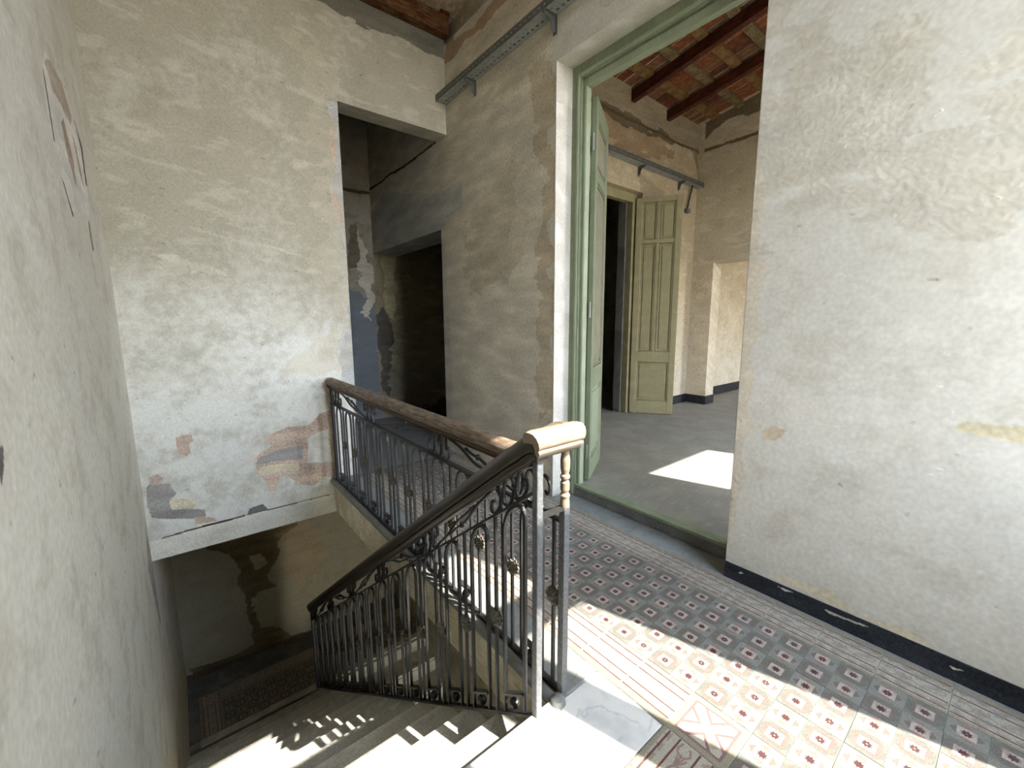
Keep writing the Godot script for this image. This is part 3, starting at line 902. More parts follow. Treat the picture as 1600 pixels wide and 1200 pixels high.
func hall_floor() -> void:
	# slab: landing strip beside the stair and the floor in front of it
	var st := begin()
	bx(st, Vector3(0.965, -0.30, -5.9), Vector3(2.19, -0.02, 1.15))
	bx(st, Vector3(-0.29, -0.30, -0.93), Vector3(0.965, -0.02, 1.15))
	bx(st, Vector3(-0.29, -0.30, -5.9), Vector3(0.965, -0.02, -3.92))
	var fl := struct("floor", st, M.fascia)
	# marble slabs
	for r in [[0.94, -2.40, 1.17, -0.93], [0.94, -3.72, 1.17, -2.405], [0.94, -0.93, 1.17, -0.64], [0.30, -0.955, 0.938, -0.64], [-0.29, -0.955, 0.298, -0.64]]:
		st = begin()
		bx(st, Vector3(r[0], -0.04, r[1]), Vector3(r[2], 0.0, r[3]), 0.006)
		part("marble_slab", st.commit(), M.marble_grey if r[3] < -0.9 else M.marble, fl)
	# rounded stone edge of the landing, standing slightly proud under the railing
	st = begin()
	var prof: Array = []
	for k in 10:
		var a := TAU * k / 10.0
		prof.append(Vector2(cos(a) * 0.024, sin(a) * 0.024))
	sweep(st, [Vector3(0.952, -0.012, -3.72), Vector3(0.952, -0.012, -0.955)], prof, Vector3.UP)
	part("edge_moulding", st.commit(), M.marble_grey, fl)
	st = begin()
	bx(st, Vector3(1.165, -0.02, -3.7), Vector3(2.175, -0.0016, 0.86))
	bx(st, Vector3(-0.285, -0.02, -0.645), Vector3(1.165, -0.0016, 0.86))
	part("grout", st.commit(), M.cement, fl)
	# printed cement tiles
	var field: Array = []
	for k in 4:
		field.append(field_tile(200 + k, [0.2, 0.3, 0.45, 0.8][k]))
	var bl := border_tile(210, false, 0.2)
	var bp := border_tile(211, true, 0.15)
	var bw := border_tile(212, false, 0.75)
	var sq := tile_mesh(0.2, 0.2)
	var sq2 := tile_mesh(0.2, 0.2, 2)
	var sqr := tile_mesh(0.2, 0.2, 1)
	for row in range(-8, 16):
		var z := -0.74 - 0.2 * row
		if z < -3.62:
			break
		for col in 3:
			var x := 1.473 + 0.2 * col
			var kind := rng.randi() % 2
			if col == 2:
				kind = 1 + rng.randi() % 2
			if z > -0.75 and col == 2:
				kind = 2 + rng.randi() % 2
			part("tile", sq, field[kind], fl, Transform3D(Basis(), Vector3(x, rng.randf_range(-0.0006, 0.0006), z)))
		part("border_tile", sq2, bw, fl, Transform3D(Basis(), Vector3(2.073, rng.randf_range(-0.0006, 0.0006), z)))
		if row >= 0:
			part("border_tile", sq, bl, fl, Transform3D(Basis(), Vector3(1.2725, rng.randf_range(-0.0005, 0.0005), z)))
		elif row == -1:
			part("corner_tile", sq, corner_tile(220), fl, Transform3D(Basis(), Vector3(1.2725, 0, z)))
			for k in 7:
				part("border_tile", sqr, bp, fl, Transform3D(Basis(), Vector3(1.0725 - 0.2 * k, rng.randf_range(-0.0005, 0.0005), z)))
		else:
			for k in 8:
				part("tile", sq, field[rng.randi() % 2], fl, Transform3D(Basis(), Vector3(1.273 - 0.2 * k, 0, z)))
	# grey stone strip along the wall and in the door recess
	st = begin()
	bx(st, Vector3(2.173, -0.02, -3.72), Vector3(2.60, -0.001, 0.86), 0.0)
	part("stone_strip", st.commit(), M.marble_grey, fl)
	st = begin()
	bx(st, Vector3(0.965, -0.02, -5.75), Vector3(2.6, -0.002, -3.64), 0.0)
	part("passage_floor", st.commit(), M.marble_grey, fl)
	# black skirting painted on the doorway wall
	var ms := plaster(8, 1.8, 0.3, -0.85, -0.05, 300.0, Color8(36, 36, 40), Color8(48, 50, 54), Color8(70, 72, 76), 0.5, Color8(30, 30, 33), [
		{"p": [[0.8, 0.06], [0.82, 0.065], [0.83, 0.05]], "c": Color8(190, 186, 174), "rag": 0.006, "h": -20},
		{"p": [[0.58, 0.075], [0.66, 0.07], [0.62, 0.06]], "c": Color8(190, 186, 174), "rag": 0.008, "h": -20},
		{"p": [[0.30, 0.07], [0.46, 0.062], [0.44, 0.052], [0.32, 0.06]], "c": Color8(180, 176, 164), "rag": 0.01, "h": -20},
		{"p": [[0.02, 0.06], [0.06, 0.055], [0.05, 0.045]], "c": Color8(190, 186, 174), "rag": 0.006, "h": -20}])
	st = begin()
	wall_mesh(st, Vector3(WALL_X - 0.006, 0, 0), Vector3.FORWARD, Vector3.LEFT, [[-0.84, 0.0, 0.903, 0.088]], 0.0055, Rect2(-0.85, -0.05, 1.8, 0.3))
	struct("baseboard_right", st, ms, "chipped black skirting along the foot of the right wall")

func stairs() -> void:
	var s := thing("staircase", "straight flight of worn white marble steps going down between wall and iron railing", "staircase")
	for k in STEPS:
		var z := NOSE_Z - TREAD * k
		var y := -RISE * (k + 1)
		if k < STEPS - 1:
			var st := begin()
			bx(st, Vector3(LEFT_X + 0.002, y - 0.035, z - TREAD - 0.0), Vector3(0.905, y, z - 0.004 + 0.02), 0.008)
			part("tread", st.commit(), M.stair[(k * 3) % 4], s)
		var sr := begin()
		bx(sr, Vector3(LEFT_X + 0.002, y - 0.001, z - 0.004), Vector3(0.90, y + RISE - 0.036, z + 0.016), 0.0)
		part("riser", sr.commit(), M.marble_worn, s)
	# solid slab under the steps
	var sb := begin()
	var z0 := NOSE_Z + 0.0
	var z1 := NOSE_Z - TREAD * STEPS
	var a := [Vector3(0, -RISE - 0.04, z0), Vector3(0, LAND_Y - 0.04, z1 + TREAD), Vector3(0, LAND_Y - 0.25, z1 + TREAD), Vector3(0, -RISE - 0.30, z0)]
	for i in 4:
		var p: Vector3 = a[i]
		var q: Vector3 = a[(i + 1) % 4]
		var dx := Vector3(1.188, 0, 0)
		p.x = LEFT_X + 0.002; q.x = LEFT_X + 0.002
		var mid: Vector3 = (a[0] + a[1] + a[2] + a[3]) / 4.0
		quad(sb, p, q, q + dx, p + dx, (p + q) * 0.5 - mid)
	for x in [LEFT_X + 0.002, 0.90]:
		quad(sb, a[0] + Vector3(x, 0, 0), a[1] + Vector3(x, 0, 0), a[2] + Vector3(x, 0, 0), a[3] + Vector3(x, 0, 0), Vector3(-1 if x < 0 else 1, 0, 0))
	part("stringer", sb.commit(), M.marble_worn, s)
	# lower landing
	var st2 := begin()
	bx(st2, Vector3(LEFT_X, LAND_Y - 0.25, -5.6), Vector3(2.19, LAND_Y - 0.02, z1 + 0.0))
	var lf := struct("floor_landing", st2, M.cement)
	st2 = begin()
	bx(st2, Vector3(LEFT_X, LAND_Y - 0.02, -5.6), Vector3(2.19, LAND_Y, -5.29), 0.002)
	part("stone_strip", st2.commit(), M.cement, lf)
	st2 = begin()
	bx(st2, Vector3(LEFT_X, LAND_Y - 0.02, -5.288), Vector3(-0.2, LAND_Y, z1 - 0.0), 0.002)
	part("stone_strip", st2.commit(), M.cement, lf)
	var f0 := field_tile(230, 0.5)
	var f1 := field_tile(231, 0.65)
	var bd := border_tile(232, false, 0.4)
	var sq := tile_mesh(0.2, 0.2)
	var sqr := tile_mesh(0.2, 0.2, 1)
	for cx in 11:
		for cz in 3:
			var x := 0.105 + 0.2 * cx
			var z := -4.78 - 0.2 * cz
			if x > 2.15:
				continue
			if cz < 2:
				part("tile", sq, f0 if (cx + cz) % 2 == 0 else f1, lf, Transform3D(Basis(), Vector3(x, LAND_Y + rng.randf_range(-0.0006, 0.0006), z)))
			else:
				part("border_tile", sqr, bd, lf, Transform3D(Basis(), Vector3(x, LAND_Y, z)))
	for cz in 3:
		var z := -4.78 - 0.2 * cz
		part("border_tile" if cz < 2 else "corner_tile", sq, bd if cz < 2 else corner_tile(233), lf, Transform3D(Basis(), Vector3(-0.097, LAND_Y, z)))
	st2 = begin()
	bx(st2, Vector3(LEFT_X, LAND_Y - 0.02, -4.678), Vector3(2.19, LAND_Y, z1), 0.002)
	part("landing_edge", st2.commit(), M.marble_worn, lf)
	# second flight, turning back below the hall
	var t := thing("lower_staircase", "second marble flight continuing down behind the railing, in shadow below the hall floor", "staircase")
	for k in 12:
		var z := z1 + 0.02 + TREAD * k
		var y := LAND_Y - RISE * (k + 1)
		var st := begin()
		bx(st, Vector3(0.95, y - 0.035, z - 0.02), Vector3(2.188, y, z + TREAD), 0.008)
		part("tread", st.commit(), M.marble_worn, t)
		st = begin()
		bx(st, Vector3(0.95, y, z - 0.016), Vector3(2.188, y + RISE - 0.036, z + 0.004), 0.0)
		part("riser", st.commit(), M.marble_worn, t)

# ------------------------------------------------------------------ railings
func rosette_mesh() -> ArrayMesh:
	var st := begin()
	var rings: Array = []
	var seg := 36
	for pr in [[0.0, 0.016], [0.006, 0.017], [0.011, 0.011], [0.02, 0.014], [0.03, 0.009], [0.033, 0.003]]:
		for _k in 1:
			var ring: Array = []
			for i in seg:
				var a := TAU * i / seg
				var wob := 1.0 + (0.13 * cos(a * 12.0) if pr[0] > 0.025 else 0.0)
				var lift := 1.0 + (0.25 * cos(a * 12.0) if pr[0] > 0.015 else 0.0)
				ring.append(Vector3(pr[1] * lift, sin(a) * pr[0] * wob, cos(a) * pr[0] * wob))
			rings.append(ring)
	for s in [-1.0, 1.0]:
		for r in rings.size() - 1:
			for i in seg:
				var j := (i + 1) % seg
				var v: Array = [rings[r][i], rings[r][j], rings[r + 1][j], rings[r + 1][i]]
				for k in 4:
					v[k] = Vector3(v[k].x * s, v[k].y, v[k].z)
				quad(st, v[0], v[1], v[2], v[3], Vector3(s, 0, 0) + (v[2] as Vector3) * 6.0)
	return st.commit()

func hoop_mesh(half: float, top: float, shear: float, v0: float) -> ArrayMesh:
	var p: Array = []
	p.append(Vector3(0, v0 + shear * -half, -half))
	p.append(Vector3(0, (top - half) * 0.5 + shear * -half, -half))
	for k in 13:
		var a := PI - PI * k / 12.0
		var z := cos(a) * half
		p.append(Vector3(0, top - half * 1.25 + sin(a) * half * 1.25 + shear * z, z))
	p.append(Vector3(0, (top - half) * 0.5 + shear * half, half))
	p.append(Vector3(0, v0 + shear * half, half))
	var st := begin()
	sweep(st, p, rect_prof(0.011, 0.013), Vector3.RIGHT, true, false, false)
	return st.commit()

func bar_mesh(v0: float, v1: float, w: float) -> ArrayMesh:
	var st := begin()
	bx(st, Vector3(-w / 2, v0, -w / 2), Vector3(w / 2, v1, w / 2), 0.0015)
	return st.commit()

func strip(a: Vector3, b: Vector3, w: float, t: float) -> ArrayMesh:
	var st := begin()
	sweep(st, [a, b], rect_prof(w, t), Vector3.UP, true, false, false)
	return st.commit()

func curve_mesh(pts: Array, f: Callable, h: float, mirror: float, flip: bool) -> ArrayMesh:
	var out: Array = []
	for q in spline(pts, 5):
		var v: float = q.y if not flip else 1.0 - q.y
		out.append(f.call(q.x * mirror, clampf(v, 0.02, 0.98) * h))
	var st := begin()
	sweep(st, out, rect_prof(0.008, 0.012), Vector3.RIGHT, true, false, true)
	return st.commit()

# frieze between top bar and handrail; f(dz, v) maps to the railing's plane around a cluster
func frieze(parent: Node3D, f: Callable, h: float, centre: float, to_next: float, to_prev: float, flip: bool) -> void:
	for s in [1.0, -1.0]:
		var c := to_next if s > 0 else to_prev
		var a: Array = [Vector2(0.082, 0.42), Vector2(0.092, 0.52), Vector2(0.104, 0.38), Vector2(0.098, 0.14), Vector2(0.072, 0.03), Vector2(0.05, 0.2), Vector2(0.046, 0.5), Vector2(0.055, 0.8), Vector2(0.078, 0.97), Vector2(0.12, 0.86)]
		if c > 0.0:
			a += [Vector2(0.12 + (c - 0.12) * 0.4, 0.72), Vector2(c - 0.05, 0.45), Vector2(c, 0.36), Vector2(c + 0.05, 0.33), Vector2(c + 0.10, 0.22)]
		else:
			a += [Vector2(0.15, 0.7)]
		var g := func(dz: float, v: float) -> Vector3: return f.call(centre + dz, v)
		part("scroll", curve_mesh(a, g, h, -s, flip), M.iron, parent)
		part("collar", box_mesh(Vector3(0.016, 0.012, 0.03), 0.002), M.iron, parent, Transform3D(Basis(), f.call(centre - s * 0.037, 0.5 * h)))
		if c > 0.0 and s > 0:
			part("collar", box_mesh(Vector3(0.016, 0.024, 0.016), 0.002), M.iron, parent, Transform3D(Basis(), f.call(centre - c, 0.36 * h if not flip else 0.64 * h)))
	var oval: Array = []
	for k in 17:
		var t := TAU * k / 16.0 + 0.4
		oval.append(Vector2(sin(t) * 0.03, 0.5 + cos(t) * 0.47))
	var g2 := func(dz: float, v: float) -> Vector3: return f.call(centre + dz, v)
	part("scroll", curve_mesh(oval, g2, h, 1.0, false), M.iron, parent)

func rail_profile(w: float, h: float) -> Array:
	# rounded top of the handrail
	return [Vector2(-w * 0.40, -h * 0.16), Vector2(w * 0.40, -h * 0.16), Vector2(w * 0.47, -h * 0.08), Vector2(w * 0.5, 0.02 * h), Vector2(w * 0.5, h * 0.18), Vector2(w * 0.42, h * 0.36), Vector2(w * 0.24, h * 0.48), Vector2(0, h * 0.5), Vector2(-w * 0.24, h * 0.48), Vector2(-w * 0.42, h * 0.36), Vector2(-w * 0.5, h * 0.18), Vector2(-w * 0.5, 0.02 * h), Vector2(-w * 0.47, -h * 0.08)]

func mould_profile(w: float, h: float) -> Array:
	# narrower moulding below it
	return [Vector2(-w * 0.30, -h * 0.5), Vector2(w * 0.30, -h * 0.5), Vector2(w * 0.32, -h * 0.38), Vector2(w * 0.40, -h * 0.32), Vector2(w * 0.43, -h * 0.24), Vector2(w * 0.36, -h * 0.15), Vector2(-w * 0.36, -h * 0.15), Vector2(-w * 0.43, -h * 0.24), Vector2(-w * 0.40, -h * 0.32), Vector2(-w * 0.32, -h * 0.38)]

func hand_rail(parent: Node3D, called: String, pts: Array, w: float, h: float, top: Material, under: Material) -> void:
	var st := begin()
	sweep(st, pts, rail_profile(w, h), Vector3.UP)
	part(called, st.commit(), top, parent)
	st = begin()
	sweep(st, pts, mould_profile(w, h), Vector3.UP)
	part("rail_moulding", st.commit(), under, parent)

func railings() -> void:
	var ros := rosette_mesh()
	var ball := ball_mesh(0.021)
	# --- the sloping railing of the stair
	var X := 0.859
	var s := thing("railing", "black wrought iron scrollwork railing with wooden handrail along the landing and down the stair", "railing")
	var fs := func(z: float, v: float) -> Vector3: return Vector3(X, SLOPE * (z - NOSE_Z) + v, z)
	var zb := -4.575
	var zt := -0.95
	part("bottom_bar", strip(fs.call(zb, 0.004), fs.call(zt, 0.004), 0.022, 0.010), M.iron, s)
	part("top_bar", strip(fs.call(zb, 0.835), fs.call(zt, 0.835), 0.026, 0.009), M.iron, s)
	var hoop := hoop_mesh(0.058, 0.828, SLOPE, 0.006)
	var bar := bar_mesh(0.006, 0.832, 0.0125)
	var plate := strip(Vector3(0, 0.086 - 0.056 * SLOPE, -0.056), Vector3(0, 0.086 + 0.056 * SLOPE, 0.056), 0.026, 0.007)
	for k in 16:
		var zc := -1.064 - 0.2216 * k
		part("hoop", hoop, M.iron, s, Transform3D(Basis(), fs.call(zc, 0.0)))
		part("foot_plate", plate, M.iron, s, Transform3D(Basis(), fs.call(zc, 0.0)))
		part("ball", ball, M.iron, s, Transform3D(Basis(), fs.call(zc, 0.047)))
		if k < 15:
			var zr := -1.175 - 0.2216 * k
			part("baluster", bar, M.iron, s, Transform3D(Basis(), fs.call(zr, 0.0)))
			part("rosette", ros, M.rosette, s, Transform3D(Basis(), fs.call(zr, 0.418)))
	var cl: Array = [-1.095, -1.735, -2.40, -3.06, -3.74, -4.42]
	for k in cl.size():
		var nx: float = (cl[k] - cl[k + 1]) * 0.5 if k + 1 < cl.size() else 0.0
		var pv: float = (cl[k - 1] - cl[k]) * 0.5 if k > 0 else 0.0
		frieze(s, func(z: float, v: float) -> Vector3: return fs.call(z, v + 0.84), 0.11, cl[k], nx, pv, k % 2 == 1)
	# posts
	var st := begin()
	bx(st, Vector3(0.846, -0.02, -0.956), Vector3(0.872, 0.955, -0.930), 0.002)
	part("post", st.commit(), M.post, s)
	st = begin()
	bx(st, Vector3(X - 0.014, LAND_Y, zb - 0.03), Vector3(X + 0.014, SLOPE * (zb - NOSE_Z) + 0.97, zb - 0.002), 0.002)
	part("post", st.commit(), M.iron, s)
	# handrail
	var pts: Array = []
	pts.append(fs.call(zb - 0.05, 0.995))
	for k in 30:
		var z := lerpf(zb, -1.06, k / 29.0)
		pts.append(fs.call(z, 0.995))
	for q in [[-1.03, 0.918], [-1.005, 0.936], [-0.985, 0.952], [-0.965, 0.964], [-0.945, 0.971], [-0.925, 0.973]]:
		pts.append(Vector3(X, q[1], q[0]))
	hand_rail(s, "handrail", pts, 0.074, 0.088, M.rail_dark, M.rail_dark)
	# end cap that joins both handrails
	hand_rail(s, "rail_cap", [Vector3(0.824, 0.984, -0.935), Vector3(0.836, 0.987, -0.935), Vector3(1.02, 0.987, -0.935), Vector3(1.032, 0.985, -0.935)], 0.074, 0.086, M.cap_wood, M.cap_wood)
	# --- railing along the landing edge
	var XL := 0.985
	var l := s
	var fl := func(z: float, v: float) -> Vector3: return Vector3(XL, v, z)
	part("bottom_bar", strip(fl.call(-3.70, 0.008), fl.call(-0.96, 0.008), 0.024, 0.010), M.iron_dusty, l)
	part("top_bar", strip(fl.call(-3.72, 0.68), fl.call(-0.96, 0.68), 0.028, 0.010), M.iron_dusty, l)
	hoop = hoop_mesh(0.06, 0.675, 0.0, 0.01)
	bar = bar_mesh(0.01, 0.676, 0.0125)
	plate = strip(Vector3(0, 0.086, -0.058), Vector3(0, 0.086, 0.058), 0.026, 0.007)
	for k in 11:
		var zc := -1.114 - 0.2415 * k
		part("hoop", hoop, M.iron_dusty, l, Transform3D(Basis(), fl.call(zc, 0.0)))
		part("foot_plate", plate, M.iron_dusty, l, Transform3D(Basis(), fl.call(zc, 0.0)))
		part("ball", ball, M.iron_dusty, l, Transform3D(Basis(), fl.call(zc, 0.05)))
		var zr := -0.993 - 0.2415 * k
		part("baluster", bar, M.iron_dusty, l, Transform3D(Basis(), fl.call(zr, 0.0)))
		part("rosette", ros, M.rosette, l, Transform3D(Basis(), fl.call(zr, 0.372)))
	var cz: Array = [-1.12, -1.83, -2.80, -3.55]
	for k in cz.size():
		var nx: float = (cz[k] - cz[k + 1]) * 0.5 if k + 1 < cz.size() else 0.0
		var pv: float = (cz[k - 1] - cz[k]) * 0.5 if k > 0 else 0.0
		frieze(l, func(z: float, v: float) -> Vector3: return fl.call(z, v + 0.686), 0.135, cz[k], nx, pv, k % 2 == 0)
	st = begin()
	bx(st, Vector3(0.971, -0.0, -0.958), Vector3(0.998, 0.735, -0.930), 0.002)
	part("post", st.commit(), M.post, l)
	st = begin()
	bx(st, Vector3(0.973, 0.0, -3.70), Vector3(0.997, 0.83, -3.676), 0.002)
	part("post", st.commit(), M.iron, l)
	st = begin()
	lathe(st, Transform3D(Basis(), Vector3(0.985, 0.735, -0.944)), [Vector2(0.0, 0), Vector2(0.017, 0.0), Vector2(0.017, 0.012), Vector2(0.015, 0.03), Vector2(0.018, 0.042), Vector2(0.012, 0.052), Vector2(0.016, 0.062), Vector2(0.016, 0.088), Vector2(0.011, 0.096), Vector2(0.017, 0.104), Vector2(0.017, 0.112), Vector2(0.012, 0.118), Vector2(0.016, 0.135), Vector2(0.017, 0.165), Vector2(0.013, 0.195), Vector2(0.012, 0.215)], 14)
	part("turned_finial", st.commit(), M.cap_wood, l)
	part("cross_bar", strip(Vector3(0.872, 0.732, -0.944), Vector3(0.975, 0.732, -0.944), 0.024, 0.01), M.iron_dusty, l)
	st = begin()
	lathe(st, Transform3D(Basis(), Vector3(0.95, 0.0, -0.93)), [Vector2(0.03, -0.03), Vector2(0.03, 0.0), Vector2(0.024, 0.018), Vector2(0.01, 0.026), Vector2(0, 0.027)], 12)
	part("foot_boss", st.commit(), M.marble_grey, l)
	var lp: Array = [Vector3(XL, 0.858, -3.72), Vector3(XL, 0.858, -2.6), Vector3(XL, 0.858, -1.6), Vector3(XL, 0.858, -1.24)]
	for q in [[-1.18, 0.864], [-1.12, 0.885], [-1.07, 0.922], [-1.02, 0.962], [-0.98, 0.985], [-0.94, 0.990]]:
		lp.append(Vector3(XL, q[1], q[0]))
	hand_rail(l, "handrail", lp, 0.080, 0.084, M.rail_dusty, M.rail_brown)

# ------------------------------------------------------------------ doors
func panel_leaf(parent: Node3D, called: String, w: float, h: float, t: float, m: Material, xf: Transform3D, rows: Array, panel_mat: Material) -> void:
	# local x: 0 hinge .. w, y: 0 .. h, z: thickness centred; rows of [y0, y1, columns]
	var st := begin()
	var side := w * 0.135
	bx(st, Vector3(0, 0, -t / 2), Vector3(side, h, t / 2), 0.004)
	bx(st, Vector3(w - side, 0, -t / 2), Vector3(w, h, t / 2), 0.004)
	var y := 0.0
	for r in rows:
		bx(st, Vector3(side, y, -t / 2), Vector3(w - side, r[0], t / 2), 0.003)
		y = r[1]
		if r[2] == 2:
			bx(st, Vector3(w / 2 - 0.022, r[0], -t * 0.42), Vector3(w / 2 + 0.022, r[1], t * 0.42), 0.003)
	bx(st, Vector3(side, y, -t / 2), Vector3(w - side, h, t / 2), 0.003)
	part(called, st.commit(), m, parent, xf)
	for r in rows:
		var cols: Array = [[side, w - side]] if r[2] == 1 else [[side, w / 2 - 0.022], [w / 2 + 0.022, w - side]]
		for c in cols:
			var s2 := begin()
			var g := 0.018
			bx(s2, Vector3(c[0] - 0.004, r[0] - 0.004, -0.004), Vector3(c[1] + 0.004, r[1] + 0.004, 0.004))
			var k := 0.006
			# moulding frame and raised field on both faces
			for zz in [-1.0, 1.0]:
				for e in [[c[0] + k, r[0] + k, c[1] - k, r[0] + g], [c[0] + k, r[1] - g, c[1] - k, r[1] - k], [c[0] + k, r[0] + k, c[0] + g, r[1] - k], [c[1] - g, r[0] + k, c[1] - k, r[1] - k]]:
					bx(s2, Vector3(e[0], e[1], zz * 0.003), Vector3(e[2], e[3], zz * t * 0.40), 0.004)
				bx(s2, Vector3(c[0] + g * 2.0, r[0] + g * 2.4, zz * 0.003), Vector3(c[1] - g * 2.0, r[1] - g * 2.4, zz * 0.013), 0.005)
			part("panel", s2.commit(), panel_mat if r.size() < 4 else r[3], parent, xf)

func doorway() -> void:
	# frame in the recess of the hall wall
	var o := Node3D.new()
	o.name = "door_1"
	add_child(o)
	o.set_meta("kind", "structure")
	o.set_meta("label", "tall sage green door frame with one leaf folded open into the next room")
	var x0 := 2.345
	var st := begin()
	for side in [[-2.235, -2.145], [-0.94, -0.80]]:
		bx(st, Vector3(x0, -0.0, side[0]), Vector3(x0 + 0.10, 3.12, side[1]), 0.004)
	bx(st, Vector3(x0, 3.02, -2.145), Vector3(x0 + 0.10, 3.12, -0.94), 0.004)
	part("frame", st.commit(), M.green, o)
	st = begin()
	for z in [[-2.147, -2.115]]:
		bx(st, Vector3(x0 + 0.022, 0.0, z[0]), Vector3(x0 + 0.075, 3.022, z[1]), 0.006)
	bx(st, Vector3(x0 + 0.022, 2.965, -2.115), Vector3(x0 + 0.075, 3.022, -0.94), 0.006)
	for z in [-2.168]:
		bx(st, Vector3(x0 - 0.008, 0.0, z - 0.012), Vector3(x0 + 0.01, 3.05, z + 0.012), 0.005)
	bx(st, Vector3(x0 - 0.008, 3.03, -2.168), Vector3(x0 + 0.01, 3.055, -0.94), 0.005)
	part("door_stop", st.commit(), M.green_light, o)
	st = begin()
	bx(st, Vector3(x0 + 0.0, -0.0, -2.145), Vector3(x0 + 0.06, 0.07, -0.94), 0.004)
	part("step", st.commit(), M.cement, o)
	st = begin()
	bx(st, Vector3(x0 - 0.004, 0.07, -2.145), Vector3(x0 + 0.075, 0.092, -0.94), 0.003)
	part("threshold", st.commit(), M.green, o)
	# open leaf: hinged on the left jamb
	var d := Vector3(0.49, 0, -0.29).normalized()
	var xf := Transform3D(Basis(d, Vector3.UP, d.cross(Vector3.UP)), Vector3(2.455, 0.105, -2.118))
	panel_leaf(o, "leaf", 0.555, 2.83, 0.042, M.green, xf, [[0.16, 0.74, 1], [0.90, 2.28, 1, M.dusty_pane], [2.36, 2.70, 1, M.dusty_pane]], M.green_light)
	for y in [0.35, 1.45, 2.62]:
		st = begin()
		lathe(st, Transform3D(Basis(), Vector3(2.428, y, -2.100)), [Vector2(0, -0.06), Vector2(0.008, -0.058), Vector2(0.008, 0.058), Vector2(0, 0.06)], 8)
		part("hinge", st.commit(), M.steel, o)

